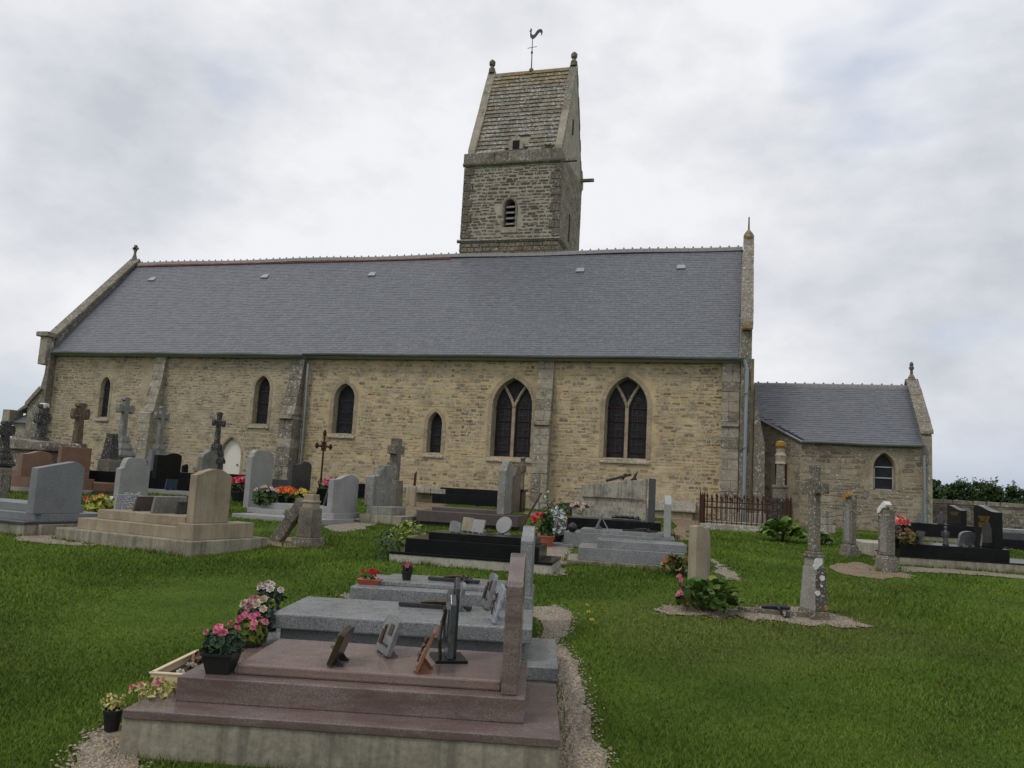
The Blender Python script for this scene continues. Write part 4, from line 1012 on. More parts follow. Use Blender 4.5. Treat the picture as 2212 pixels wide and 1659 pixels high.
m = MB(); m.prism(pts, y, y+.6, 'y'); m.build('top_stone', 'weathered_limestone', G7d.o, bevel=.02)
a = G7d.f.W(*[G7d.f.fx(1309, 1039, .62)[0], .62], G7d.f.fx(1309, 1039, .62)[1]); b = G7d.f.W(G7d.f.fx(1364, 1025, .62)[0], .62, G7d.f.fx(1364, 1025, .62)[1])
o = empty('fallen_cross', 'dark metal crucifix lying aslant on the limestone monument', 'cross', a, 0)
m = MB(); d = b-a; m.tube([(0, 0, 0), tuple(d)], .05, 4); m.build('shaft', 'dark_metal', o)
m = MB(); e = d*.72; m.tube([tuple(e+Vector((0, -.25, -.06))), tuple(e+Vector((0, .25, .06)))], .045, 4); m.build('arm', 'dark_metal', o)
c = G7d.f.fx(1369, 1038, .62); q = G7d.f.W(c[0], .62, c[1]); o = empty('dove_ornament', 'small dark bird ornament on the top edge of the limestone monument', 'ornament', q, 0)
m = MB(); m.prism([(-.12, 0), (.1, 0), (.06, .1), (.12, .28), (.02, .17), (-.02, .08)], -.04, .04, 'y'); m.build('bird', 'dark_metal', o, bevel=.01)
T = Tomb('stepped_tomb', 'small dark grey granite tomb half hidden left of the limestone monument', (1219, 1110), 3)
T.tier('base_tier', 'slate_granite', (1216, 1098), (1246, 1099), y=0, depth=1); T.tier('slab', 'slate_granite', (1222, 1086), (1246, 1087), y=.1, depth=.8)

# ------------------------------------------------------------------ left group
G8 = Tomb('stepped_tomb', 'tan stone tomb with wavy headstone standing on a high concrete base', (116, 1164), -8.5)
f = G8.f
G8.tier('concrete_base', 'concrete', (120, 1140), (414.5, 1169), y=0, depth=1.5, bev=.015)
G8.tier('base_tier', 'tan_stone', (169, 1118), (385, 1139), bl=(166, 1141), depth=1.1); zt = G8.z; zc = G8.tiers[0][4]
yb = G8.tiers[1][2]-.04; xb0 = f.fx(390, 1131, yb)[0]; xb1 = f.fx(419, 1133, yb)[0]; zbk = f.fx(419, 1133, yb)[1]
m = MB(); m.box(G8.tiers[1][1]+.003, xb1, yb, yb+1.18, zc, zbk); m.build('headstone_block', 'tan_stone', G8.o, bevel=.008)
x0, z = f.fx(211.5, 1103.5, yb+.22); x1 = f.fx(401, 1117, yb+.22)[0]
m = MB(); m.box(x0, x1, yb+.22, yb+.98, zt, (z+f.fx(401, 1113, yb+.22)[1])/2); m.build('slab', 'tan_stone', G8.o, bevel=.008); G8.z = z
ys0 = yb+.1; x1 = f.fx(416, 1130, ys0)[0]; x0 = x1-.13
pts = [f.sx(*p, x1) for p in ((412, 1025), (430, 1024), (446, 1018), (464, 1013), (478, 1014.5), (490, 1020), (502, 1030))]
pts = [(ys0, zbk), (ys0, pts[0][1])]+[(max(p[0], ys0+.05), p[1]) for p in pts[1:]]+[(pts[-1][0], zbk)]
m = MB(); m.prism(pts, x0, x1, 'x'); m.build('headstone', 'tan_stone', G8.o, bevel=.01)
# grey granite tomb going out of the picture on the left
G9 = Tomb('stepped_tomb', 'blue grey granite tomb with broad slanted headstone at the left edge', (80, 1158), -7)
G9.raw('concrete_base', 'concrete', -2.5, .06, 0, 1.35, -.12, G9.f.fx(80, 1133, 0)[1])
z0 = G9.z; z1 = G9.f.fx(80, 1110, .06)[1]
G9.raw('base_tier', 'dull_granite', -2.3, -.02, .06, 1.25, z0, z1)
xs_ = G9.f.fx(79.5, 1060, .12)[0]; pr = [G9.f.sx(*p, -.05) for p in ((83, 1011), (162, 997.5), (170, 998.5), (184.5, 1012))]
m = MB(); m.prism([(pr[0][0], z1)]+pr+[(pr[3][0], z1)], -.2, -.05, 'x'); m.build('headstone', 'dull_granite', G9.o, bevel=.01)
G9.raw('slab', 'dull_granite', -2.2, -.3, .3, 1.0, z1, z1+.12)
T = Tomb('stepped_tomb', 'low black topped concrete grave cut by the left edge of the picture', (49, 1160), -7)
T.raw('concrete_base', 'concrete', -2, 0, 0, 1.1, -.12, T.f.fx(49, 1133, 0)[1]); T.raw('slab', 'slate_granite', -2, .02, -.02, 1.1, T.z, T.f.fx(49, 1127, 0)[1])
# worn brown post at the left edge
stele('stone_post', 'worn brown stone post at the far left edge in front of pink granite', 'old_cross_stone', -14, 22, 1011, 1108, -6, 'flat', .2)
def tomb_box(name, label, A, rot, length, depth, tiers):
    """tomb whose right front corner is at A; tiers: (part, mat, row of the front top edge, inset)"""
    T = Tomb(name, label, A, rot); z = -.1
    for part, mat, v, ins in tiers:
        zt = T.f.fx(A[0], v, ins)[1]; T.raw(part, mat, -length+ins, -ins, ins, depth-ins, z, zt); z = zt
    return T
def stele_on(T, mat, u0, u1, vt, rot, style, z0, thick=.12, part='headstone'):
    P0 = T.at((u0+u1)/2, proj(T.f.W(0, .4, z0))[1], z0); P, W = fit_extent(P0, rot, u0, u1, thick, .6); 
    P.z = T.f.P.z; h = height_to(P, vt); q = P-T.f.P
    m = MB(); m.prism([((a-.5)*W, z0+b*(h-z0)) for a, b in PROF[style]], -thick/2, thick/2, 'x'); o = m.build(part, mat, T.o, bevel=.01)
    o.location = (q.dot(T.f.X), q.dot(T.f.Y), 0); o.rotation_euler = (0, 0, rad(rot-T.f.rot)); return o
T = tomb_box('stepped_tomb', 'brown granite tomb with low wavy headstone and pale base, behind the blue grey headstone', (124, 1071), -3, 2.6, 1.2, [('concrete_base', 'pale_concrete', 1058, 0), ('base_tier', 'brown_granite', 1033, .05), ('slab', 'brown_granite', 1020, .15)])
stele_on(T, 'brown_granite', 43, 114, 974, -3, 'wave', T.z-.1)
T = tomb_box('stepped_tomb', 'brown granite tomb with the taller flat headstone, right of the low wavy one', (201, 1070), -3, 2.3, 1.2, [('concrete_base', 'slate_granite', 1061, 0), ('base_tier', 'brown_granite', 1043, .05)])
stele_on(T, 'brown_granite', 124, 196.5, 966, -3, 'flat', T.z)
T = tomb_box('stepped_tomb', 'black granite double stepped tomb behind the pale shouldered headstone', (262, 1068), -3, 1.6, 1.0, [('concrete_base', 'light_granite', 1062, 0), ('base_tier', 'black_granite', 1041, .06), ('slab', 'black_granite', 1020, .1)])
T = tomb_box('stepped_tomb', 'white marble edged tomb with dark front beside the tan tomb', (268, 1096), -5, 1.0, 1.2, [('base_tier', 'black_granite', 1082, .02), ('slab', 'white_marble', 1077, 0)])
stele('headstone', 'tall pale grey headstone with stepped shoulders behind the glass plaque', 'light_granite', 248, 322, 989, 1100, -5, 'shoulder', .14)
T = tomb_box('stepped_tomb', 'black granite tomb with wavy polished headstone on a light grey plinth', (420, 1076), -3, 2.2, 1.1, [('plinth', 'light_granite', 1062, 0), ('base_tier', 'black_granite', 1036, .08), ('slab', 'black_granite', 1022, .14)])
stele_on(T, 'black_granite', 333, 394, 978, -3, 'wave2', T.z-.15)
m = T; P = gp(325, 1070); stele('headstone', 'narrow grey stone panel left of the wavy black headstone', 'dull_granite', 317, 334, 972, 1066, -3, 'flat', .12)
stele('headstone', 'small black slanted tablet right of the wavy black headstone', 'black_granite', 391, 406, 1002, 1062, -3, 'slant', .1)
q = T.at(365, 1060, T.tiers[1][4]); 
P = gp(365, 1082); plaque('teardrop shaped dark blue plaque in front of the wavy black headstone', P+Vector((0, 0, height_to(P, 1059))), .40, .36, -3, 'blue_plaque', 8, 'slant', .03)
stele('headstone', 'old grey headstone with white lichen on its shoulders, left of the white door', 'grey_cross_stone', 424, 469, 973, 1062, -2, 'gable', .2)
stele('headstone', 'tall pale headstone with stepped shoulder, its foot stained brown', 'light_granite', 529, 588, 973, 1098, -4, 'clip', .15)
stele('headstone', 'dark slate headstone with wavy top beside the drainpipe', 'slate_granite', 622.5, 671.5, 996.5, 1076, -2, 'wave2', .12)
T = tomb_box('stepped_tomb', 'black granite tomb with pink flowers behind the tan headstone', (534, 1070), -3, 1.2, 1.0, [('plinth', 'light_granite', 1056, 0), ('slab', 'black_granite', 1026, .1)])
T2 = tomb_box('stepped_tomb', 'flat dark grey tomb between the pale stained headstone and the slate one', (625, 1074), -3, 1.4, 1.0, [('base_tier', 'slate_granite', 1050, 0), ('slab', 'slate_granite', 1037, .12)])
T3 = tomb_box('stepped_tomb', 'black granite tomb behind the light grey wavy headstone', (818, 1082), -3, 2.4, 1.0, [('base_tier', 'black_granite', 1061, 0), ('slab', 'black_granite', 1047, .12)])
G17 = Tomb('stepped_tomb', 'light grey granite stepped tomb with wavy headstone and orange flowers', (502, 1119), -5)
G17.tier('plinth', 'light_granite', (501.5, 1106), (689, 1126), y=0, depth=1.3)
G17.tier('base_tier', 'light_granite', (534, 1093), (705, 1112), bl=(532, 1106), depth=1.0)
zz = G17.z; y0 = G17.tiers[1][2]; 
G17.tier('slab', 'light_granite', (565, 1084), (715, 1096), y=y0+.15, depth=.65)
x1 = G17.f.fx(722, 1103, y0+.1)[0]
pr = [G17.f.sx(*p, x1) for p in ((722, 1036), (735, 1035), (748, 1028), (758, 1025.5), (768, 1028), (776, 1036))]
m = MB(); m.prism([(pr[0][0], zz)]+pr+[(pr[-1][0], zz)], x1-.13, x1, 'x'); m.build('headstone', 'light_granite', G17.o, bevel=.01)
zb2 = G17.tiers[0][4]; m = MB(); m.box(G17.tiers[1][1]+.003, x1+.08, y0-.03, y0+1.05, zb2, zz+.01); m.build('headstone_block', 'light_granite', G17.o, bevel=.006)
# stepped grey headstone with a tall plain cross beside it
T = Tomb('stepped_tomb', 'old grey stepped headstone on a mossy kerb right of the light grey tomb', (776, 1129), -3)
T.tier('kerb', 'concrete', (776, 1110), (868, 1116), y=0, depth=.9)
T.raw('base_tier', 'grey_cross_stone', .1, T.f.fx(845, 1100, .1)[0], .1, .8, T.z, T.f.fx(800, 1093, .1)[1])
o = stele_on(T, 'grey_cross_stone', 790, 850, 1005, -3, 'steps', T.z, .2)
P = gp(845, 1118); o = empty('stone_cross', 'plain square cut grey stone cross on a tall block behind the stepped headstone', 'cross', P, -3, 'stone crosses on pedestals')
zp, ht_, za = height_to(P, 1037), height_to(P, 947), height_to(P, 972)
m = MB(); m.box(-.2, .2, -.2, .2, -.1, zp, top=(.03, .03)); m.build('pedestal', 'old_cross_stone', o, bevel=.015)
m = MB(); m.prism([(p[0], p[1]+zp) for p in cross_poly(.52, ht_-zp, .2, za-zp, 'plain')], -.1, .1, 'x'); m.build('cross_shaft', 'old_cross_stone', o, bevel=.012)
# broken pillar with the shaft of its cross leaning on it
P = gp(665, 1180); o = empty('broken_pillar', 'broken square stone pillar without its cross, standing in the grass', 'pillar', P, -6)
k = (P-CAM).dot(FW)/F; hh = height_to(P, 1097); ht_ = height_to(P, 1068)
m = MB(); m.box(-.2, .2, -.2, .2, -.1, .14, top=(.02, .02)); m.build('base', 'old_cross_stone', o, bevel=.015)
m = MB(); m.box(-.14, .14, -.14, .14, .14, hh, top=(.015, .015)); m.build('shaft', 'old_cross_stone', o, bevel=.012)
m = MB(); m.lathe([(.1, hh), (.095, hh+(ht_-hh)*.35), (.11, hh+(ht_-hh)*.4), (.11, hh+(ht_-hh)*.5), (.09, hh+(ht_-hh)*.55), (.085, ht_)], 0, 0, 4, sq=True); m.build('neck', 'beige_headstone', o, bevel=.01)
EXCL.append([Fr(None, -6, P=P).W(x, y) for x, y in ((-.3, -.3), (.3, -.3), (.3, .3), (-.3, .3))])
a = gp(592, 1170); b = P+Vector((-.14, 0, height_to(P, 1086)))
o = empty('fallen_cross_shaft', 'broken stone cross shaft leaning against the broken pillar', 'stone shaft', a, 0); d = b-a
m = MB(); s = Vector((0, 1, 0)); n_ = d.cross(s).normalized()
def rod(m, p0, p1, w, t):
    dd = p1-p0; s_ = Vector((0, 1, 0)); nn = dd.cross(s_).normalized()
    vs = [p+s_*i*w/2+nn*j*t/2 for p in (p0, p1) for i, j in ((-1, -1), (1, -1), (1, 1), (-1, 1))]
    m.add(vs, [(0, 1, 2, 3), (4, 5, 6, 7), (0, 1, 5, 4), (1, 2, 6, 5), (2, 3, 7, 6), (3, 0, 4, 7)])
rod(m, Vector((0, 0, -.05)), d*1.02, .16, .19); m.build('shaft', 'old_cross_stone', o, bevel=.02)
m = MB(); rod(m, d*.58, d*.72, .26, .25); m.build('collar', 'old_cross_stone', o, bevel=.03)
# lichen post with rusty blade by the wall
stele('stone_post', 'stubby cream stone post near the foot of the wall with a rusty iron blade', 'beige_headstone', 878, 901, 1049, 1094, 0, 'round', .3)
P = gp(892, 1088); o = empty('iron_spike_post', 'rusty iron blade sticking up behind the stubby cream post', 'iron post', P, 0)
m = MB(); zt = height_to(P, 1017); m.prism([(-.05, 0), (.05, 0), (.06, zt), (.0, zt-.08), (-.02, zt-.12)], -.015, .015, 'y'); m.build('blade', 'rust', o)
# crosses
cross('stone_cross', 'dark stone cross at the far left, only partly inside the picture', 'black_cross_stone', 14, 909, 930, 965, 1066, -8, 34, -2, 17, 'foliate')
o = empty('old_tomb', 'massive lichen covered stone tomb with rounded lid at the far left', 'tomb', gp(45, 1060), -3, 'tombs in the churchyard'); P = o.location.copy()
zt, zm = height_to(P, 946), height_to(P, 972)
m = MB(); m.box(-1.6, .55, 0, 1.1, -.1, zm); m.build('chest', 'buttress_dark', o, bevel=.03)
m = MB(); m.prism([(-1.7, zm), (.65, zm), (.66, zm+.12), (.6, zm+.26), (.3, zm+.24), (-.1, zm+.3), (-.4, zt-.05), (-.7, zt), (-1.7, zt)], -.1, 1.2, 'y'); m.build('lid', 'buttress_dark', o, bevel=.06)
cb = cross('stone_cross', 'dark foliate cross capped with white lichen beside the corner buttress', 'black_cross_stone', 91, 872, 904, 945, 1060, 72, 112, -2, 17, 'foliate', steps=2)
sh = [q for q in cb.children if q.name.startswith('cross_shaft')][0]; zz = max(v.co.z for v in sh.data.vertices)
m = MB(); m.prism([(-.10, zz-.1), (-.11, zz-.04), (-.05, zz+.015), (.05, zz+.015), (.11, zz-.04), (.06, zz-.12), (.02, zz-.07), (-.04, zz-.15)], -.1, .1, 'x'); m.build('lichen_crust', 'white_lichen', cb, bevel=.02)
cross('stone_cross', 'dark brown thick stone cross with double arms in front of the wall', 'brown_cross_stone', 175, 870, 894, 958, 1058, 151, 196, -2, 18, 'foliate', ped=2.4, steps=2)
cross('stone_cross', 'tall grey cross on a high tapering pedestal left of the first buttress', 'grey_cross_stone', 264, 858, 883, 941, 1056, 249, 292, -2, 15, 'foliate', ped=2.9)
cross('stone_cross', 'slender grey cross on a tall stepped pedestal right of the first buttress', 'grey_cross_stone', 342, 878, 899, 960, 1058, 331, 368, -2, 12, 'foliate', ped=2.9)
cross('stone_cross', 'blackened small stone cross on black pedestal in front of the white door', 'black_cross_stone', 473, 890, 914, 958, 1062, 457, 489, -2, 11, 'foliate', ped=2.8)
P = gp(229, 1060); o = empty('stone_obelisk', 'small dark truncated obelisk left of the tallest grey cross', 'obelisk', P, -2)
zt, zm = height_to(P, 937), height_to(P, 985)
m = MB(); m.box(-.22, .22, -.22, .22, -.1, zm-.1); m.build('base', 'old_cross_stone', o, bevel=.02)
m = MB(); m.box(-.18, .18, -.18, .18, zm-.1, zt, top=(.07, .07)); m.build('shaft', 'black_cross_stone', o, bevel=.015)
# rusty wrought iron cross
P = gp(690, 1078); o = empty('iron_cross', 'rusty openwork cast iron cross in front of the choir wall', 'cross', P, -2)
H, za, zb_ = height_to(P, 930), height_to(P, 964), height_to(P, 1048)
def I(name, pts, r): m = MB(); m.tube(pts, r, 6); return m.build(name, 'rust', o)
I('shaft', [(0, 0, 0), (0, 0, H-.12)], .035); I('arm', [(0, -.42, za), (0, .42, za)], .032)
for s_ in (-.03, .03): I('lattice_bar', [(0, s_, zb_), (0, s_, za)], .014)
for t, (y_, z_) in enumerate(((-.42, za), (.42, za), (0, H-.1))):
    m = MB(); m.tube([(0, y_+.085*math.cos(a*math.pi/5), z_+.085*math.sin(a*math.pi/5)) for a in range(11)], .02, 5); m.tube([(0, y_-.09, z_), (0, y_+.09, z_)], .025, 5); m.tube([(0, y_, z_-.09), (0, y_, z_+.13 if t == 2 else z_+.09)], .022, 5); m.build('trefoil', 'rust', o)
m = MB(); m.tube([(0, .15*math.cos(a*math.pi/8), za+.15*math.sin(a*math.pi/8)) for a in range(17)], .018, 5)
for a in range(4): t = math.pi/4+a*math.pi/2; m.tube([(0, 0, za), (0, .24*math.cos(t), za+.24*math.sin(t))], [.03, .012], 5)
m.build('crown', 'rust', o)
for s_ in (-1, 1):
    m = MB(); m.tube([(0, 0, .72), (0, s_*.13, .55), (0, s_*.06, .36), (0, s_*.18, .18), (0, s_*.2, 0)], .022, 5); m.build('scroll', 'rust', o)
m = MB(); m.box(-.16, .16, -.2, .2, -.1, .2); m.build('foot_stone', 'old_cross_stone', o, bevel=.02)

# ------------------------------------------------------------------ right side
o, P, W, h = stele('headstone', 'beige headstone with one rounded shoulder behind the large leaved plant', 'beige_headstone', 1487, 1535.5, 1135, 1262, -42, 'rounded', .15)
# lichen spotted granite cross
P = gp(1760, 1343); o = empty('stone_cross', 'tall lichen spotted grey stone cross standing alone in the lawn on the right', 'cross', P, 0, 'stone crosses on pedestals')
A_, C_ = gp(1719, 1311), gp(1796, 1344); ang = math.degrees(math.atan2((C_-P).y, (C_-P).x)); ang = 30
fr = Fr(None, ang, P=P); o.rotation_euler = (0, 0, rad(ang)); xr_ = next(q/200 for q in range(10, 100) if proj(fr.W(q/200, 0))[0] > 1795); yl = next(q/200 for q in range(10, 130) if proj(fr.W(0, q/200))[0] < 1720 or q > 128)
zP = fr.fx(1762, 1206, .03)[1]; z0 = fr.fx(1762, 1322, .0)[1]; H = fr.fx(1755, 1003, .2)[1]; zA = fr.fx(1755, 1053, .2)[1]
xc, yc = xr_/2, yl/2
m = MB(); m.box(0, xr_, 0, yl, -.1, z0, top=(.012, .012)); m.build('base', 'old_cross_stone', o, bevel=.012)
m = MB(); m.box(.02, xr_-.02, .025, yl-.025, z0, zP-.1, top=(.02, .03)); m.box(.05, xr_-.05, .065, yl-.065, zP-.1, zP); m.build('pedestal', 'clean_grey', o, bevel=.01)
m = MB(); m.add([(.023, .0235, z0+.005), (xr_-.023, .0235, z0+.005), (xr_-.042, .052, zP-.105), (.042, .052, zP-.105), (.023, .016, z0+.005), (xr_-.023, .016, z0+.005), (xr_-.042, .045, zP-.105), (.042, .045, zP-.105)], [(4, 5, 6, 7), (0, 1, 5, 4), (1, 2, 6, 5), (2, 3, 7, 6), (3, 0, 4, 7)]); m.build('lichen_face', 'lichen_pedestal', o)
for (u, v, r_, mt) in ((1770, 1215, .05, 'white_lichen'), (1764, 1224, .035, 'white_lichen'), (1777, 1249, .032, 'white_lichen'), (1766, 1281, .03, 'white_lichen'), (1783, 1313, .028, 'orange_lichen'), (1771, 1327, .022, 'orange_lichen'), (1775, 1266, .014, 'white_lichen')):
    x_, z_ = fr.fx(u, v, .03); yy = .016+.029*(z_-z0)/(zP-.105-z0)
    m = MB(); m.prism([(x_+r_*(1+.15*math.sin(3*k))*math.cos(k*.628), z_+r_*(1+.15*math.sin(2*k))*math.sin(k*.628)) for k in range(10)], yy-.006, yy+.003, 'y'); m.build('lichen_spot', mt, o)
m = MB(); m.box(xc-.075, xc+.075, yc-.105, yc+.105, zP, zP+.03); m.box(xc-.06, xc+.06, yc-.085, yc+.085, zP+.03, zP+.06); m.build('moulding', 'old_cross_stone', o, bevel=.008)
m = MB(); m.prism([(yc+p[0], p[1]+zP+.06) for p in cross_poly(.44, H-zP-.06, .125, zA-zP-.06, 'plain')], xc-.04, xc+.04, 'x'); m.build('cross_shaft', 'old_cross_stone', o, bevel=.015)
EXCL.append([fr.W(x, y) for x, y in ((-.05, -.05), (xr_+.05, -.05), (xr_+.05, yl+.05), (-.05, yl+.05))])
q = (Vector((-.6, .1, .05)))
P = gp(1665, 1328); o = empty('fallen_cross', 'broken dark crucifix lying on the sand beside the tall lichen cross', 'cross', P, 6)
m = MB(); m.box(-.35, .42, -.04, .04, .0, .06); m.build('shaft', 'old_cross_stone', o, bevel=.01)
m = MB(); m.box(.1, .18, -.2, .2, .015, .07); m.build('arm', 'black_cross_stone', o, bevel=.01)
m = MB(); m.tube([(-.1, .02, .08), (.05, 0, .09), (.2, -.03, .09)], [.02, .035, .02], 6); m.tube([(.05, .1, .08), (.06, 0, .1), (.08, -.13, .08)], .014, 5); m.build('figure', 'dark_metal', o)
def old_stele(label, u0, u1, vt, vb, vbt, rot, cap, capcol):
    P = gp((u0+u1)/2, vb-4); k = (P-CAM).dot(FW)/F; w = (u1-u0)*k*.72/2
    o = empty('old_headstone', label, 'headstone', P, rot, 'old narrow headstones'); H = height_to(P, vt); zb = height_to(P, vbt)
    m = MB(); m.box(-w, w, -w*.9, w*.9, -.1, zb, top=(.02, .02)); m.build('base', 'old_cross_stone', o, bevel=.015)
    m = MB(); m.box(-w*.86, w*.86, -w*.8, w*.8, zb, zb+.06, top=(.03, .03)); m.build('moulding', 'old_cross_stone', o, bevel=.01)
    b = w*.74; t = H-zb
    m = MB(); m.prism([(-b, zb+.06), (-b*1.05, zb+t*.72), (-b*1.12, zb+t*.86), (-b*.5, H-.06), (0, H), (b*.5, H-.06), (b*1.12, zb+t*.86), (b*1.05, zb+t*.72), (b, zb+.06)], -w*.45, w*.45, 'x'); m.build('slab', 'old_cross_stone', o, bevel=.018)
    m = MB(); m.prism([(-b*.55, zb+.12), (-b*.55, zb+t*.7), (0, zb+t*.8), (b*.55, zb+t*.7), (b*.55, zb+.12)], -w*.49, -w*.44, 'x'); m.build('panel', 'grey_cross_stone', o)
    m = MB(); m.prism([(-b*.5, H-.055), (0, H+.006), (b*.52, H-.054), (b*1.145, zb+t*.86), (b*1.13, zb+t*.78), (b*.75, H-.2), (b*.2, H-.12), (-b*.3, H-.1)], -w*.475, w*.475, 'x'); m.build('lichen_crust', capcol, o, bevel=.01)
    EXCL.append([Fr(None, rot, P=P).W(x, y) for x, y in ((-w, -w), (w, -w), (w, w), (-w, w))])
old_stele('old narrow grey headstone with orange lichen on its pointed top', 1811, 1858, 1062, 1208, 1182, 42, None, 'orange_lichen')
old_stele('old narrow grey headstone with a white lichen patch on its top', 1887, 1943, 1083, 1240, 1208, 42, None, 'white_lichen')
P = gp(1776, 1174); o = empty('pyramid_stone', 'small grave marker with pyramid top behind the lichen cross', 'marker', P, 10)
zt = height_to(P, 1140); m = MB(); m.box(-.15, .15, -.15, .15, -.1, zt-.16); m.build('block', 'grey_cross_stone', o, bevel=.01)
m = MB(); m.lathe([(.15, zt-.16), (.01, zt)], 0, 0, 4, sq=True); m.build('point', 'grey_cross_stone', o)
P = gp(1772, 1150); o = empty('stepped_stone', 'weathered stepped stone stump beside the sacristy wall behind the cross', 'stone stump', P, 5)
z = -.1
for i, (w, hgt) in enumerate(((.36, .32), (.28, .2), (.2, .2))):
    m = MB(); m.box(-w, w, -.25, .25, z, z+hgt); m.build('step', 'weathered_limestone', o, bevel=.02); z += hgt
# black tombs on the right
B1 = Tomb('stepped_tomb', 'polished black granite tomb on a long concrete base at the right with gold lettered headstone', (1944, 1222), 6)
B1.tier('concrete_base', 'concrete', (1942, 1207), (2212, 1217), y=.01, depth=1.5, x=(0, 3.2))
B1.tier('plinth', 'black_granite', (1940, 1204), (2212, 1214), y=0, depth=1.52, x=(-.03, 3.25))
B1.tier('base_tier', 'black_granite', (1944.5, 1178), (2181, 1183), y=.1, depth=1.15)
f = B1.f; zz = B1.z
P = B1.at(2148, 1183); 
def black_stele(T, u0, u1, um, va, vr, rot, yoff, z0, lines, pic=True):
    fr = T.f; xr = fr.fx(u1, 1150, yoff)[0]; xl = xr-.14
    # thin end towards the viewer, engraved face towards -x
    D = .95; hR = fr.fx(u1-2, vr, yoff)[1]; hA = fr.fx(u0, va, yoff+D)[1]
    pr = [(yoff, z0), (yoff, hR), (yoff+.15, hR+.01), (yoff+.35, hR+(hA-hR)*.35), (yoff+.6, hR+(hA-hR)*.8), (yoff+.8, hA), (yoff+D, hA-.01), (yoff+D, z0)]
    m = MB(); m.prism(pr, xl, xr, 'x'); s = m.build('headstone', 'black_granite', T.o, bevel=.008)
    for i, (wd, zf) in enumerate(lines):
        m = MB(); yc = yoff+D*.48; y_ = yc-wd/2
        while y_ < yc+wd/2-.02:
            w_ = float(rng.uniform(.02, .035)); zz_ = z0+(hR-z0)*zf
            m.box(xl-.004, xl-.001, y_, y_+w_*.3, zz_, zz_+.05)
            if random.random() < .7: m.box(xl-.004, xl-.001, y_, y_+w_, zz_+random.choice((0, .022, .043)), zz_+random.choice((.007, .029, .05)))
            y_ += w_+.014
        m.build('lettering', 'gold_leaf', s, fix=False)
    if pic:
        m = MB(); m.prism([(yoff+.1, z0+.1), (yoff+.12, z0+.35), (yoff+.3, z0+.5), (yoff+.5, z0+.42), (yoff+.62, z0+.2), (yoff+.5, z0+.08)], xl-.004, xl-.001, 'x'); m.build('engraving', 'slate_granite', s)
    return xl
black_stele(B1, 2117, 2166.5, 2137, 1091, 1107, 0, .12, zz, [(.5, .80), (.4, .72), (.55, .62), (.5, .55)])
B2 = Tomb('stepped_tomb', 'black granite tomb with a smaller headstone in front of the boundary wall', (1935, 1166), 8)
B2.tier('concrete_base', 'concrete', (1940, 1158), (2110, 1161), y=.02, depth=1.2); B2.tier('plinth', 'black_granite', (1938, 1154), (2112, 1157), y=0, depth=1.25)
B2.tier('base_tier', 'black_granite', (1931, 1130), (2110, 1134), y=.06, depth=1.1)
black_stele(B2, 2050, 2089, 2065, 1091, 1103, 0, .12, B2.z, [(.5, .75), (.4, .66)], False)
T = Tomb('stepped_tomb', 'grey and black granite tomb cut by the right edge of the picture', (2150, 1186), 8)
T.tier('plinth', 'black_granite', (2160, 1164), (2212, 1168), y=0, depth=1.2, x=(0, 3)); T.tier('base_tier', 'slate_granite', (2166, 1150), (2212, 1153), y=.1, depth=1, x=(.1, 2.9)); T.tier('slab', 'grey_granite', (2175, 1143), (2212, 1145), y=.2, depth=.8, x=(.25, 2.8))
T = Tomb('kerb_grave', 'low cream stone kerb grave behind the old headstone with white lichen', (1868, 1195), 8)
T.tier('kerb', 'pale_concrete', (1866, 1172), (1950, 1176), y=0, depth=1.4)
m = T
# rusty railing round the monument by the sacristy
A, B = gp(1516, 1143), gp(1703, 1156); d = (B-A); d.z = 0; Lr = d.length; rr = math.degrees(math.atan2(d.y, d.x))
rail = empty('iron_railing', 'rusty spiked iron railing round a grave by the sacristy', 'railing', A, rr); fr = Fr(None, rr, P=A); hR = height_to(A, 1066); Dp = 1.5
def picket(x, y, hh):
    m = MB(); m.tube([(0, 0, .02), (0, 0, hh-.1)], .013, 5); m.tube([(0, 0, hh-.12), (0, 0, hh-.06), (0, 0, hh+.02)], [.012, .032, .003], 4); return m
pk = picket(0, 0, hR).build('picket', 'rust', rail); first = True
sp = .125; nfr = int(Lr/sp)
for side in ('f', 'b', 'l', 'r'):
    cnt = nfr if side in 'fb' else int(Dp/sp)
    for i in range(1, cnt):
        x, y = {'f': (i*sp, 0), 'b': (i*sp, Dp), 'l': (0, i*sp), 'r': (Lr, i*sp)}[side]; z = gz(*fr.W(x, y)[:2])-A.z
        sc = (1, 1, 1 if i % 2 else .93)
        if first: pk.location = (x, y, z); first = False
        else: inst(pk, rail, (x, y, z), scale=sc)
for z in (.2, hR*.62, hR*.78):
    m = MB()
    for p0, p1 in (((0, 0), (Lr, 0)), ((Lr, 0), (Lr, Dp)), ((Lr, Dp), (0, Dp)), ((0, Dp), (0, 0))):
        m.tube([(*p0, z), (*p1, z)], .014, 4)
    m.build('rail', 'rust', rail)
for x, y in ((0, 0), (Lr, 0), (Lr, Dp), (0, Dp)):
    m = MB(); w = .075; m.prism([(-w, 0), (w, 0), (w, hR*.98), (w*.6, hR*1.06), (.02, hR*.9), (-w*.5, hR*.98), (-w*.7, hR*1.16), (-w, hR*.95)], -.02, .02, 'y'); m.prism([(-w, 0), (w, 0), (w, hR*.93), (-w, hR*.93)], -.03, .03, 'x'); o = m.build('corner_post', 'rust', rail, loc=(x, y, 0))
m = MB(); m.box(-.06, Lr+.06, -.08, .08, -.1, .16); m.box(-.06, Lr+.06, Dp-.08, Dp+.08, -.1, .2); m.box(-.06, .06, .08, Dp-.08, -.1, .16); m.box(Lr-.06, Lr+.06, .08, Dp-.08, -.1, .16); m.build('kerb', 'sill_stone', rail, bevel=.015)
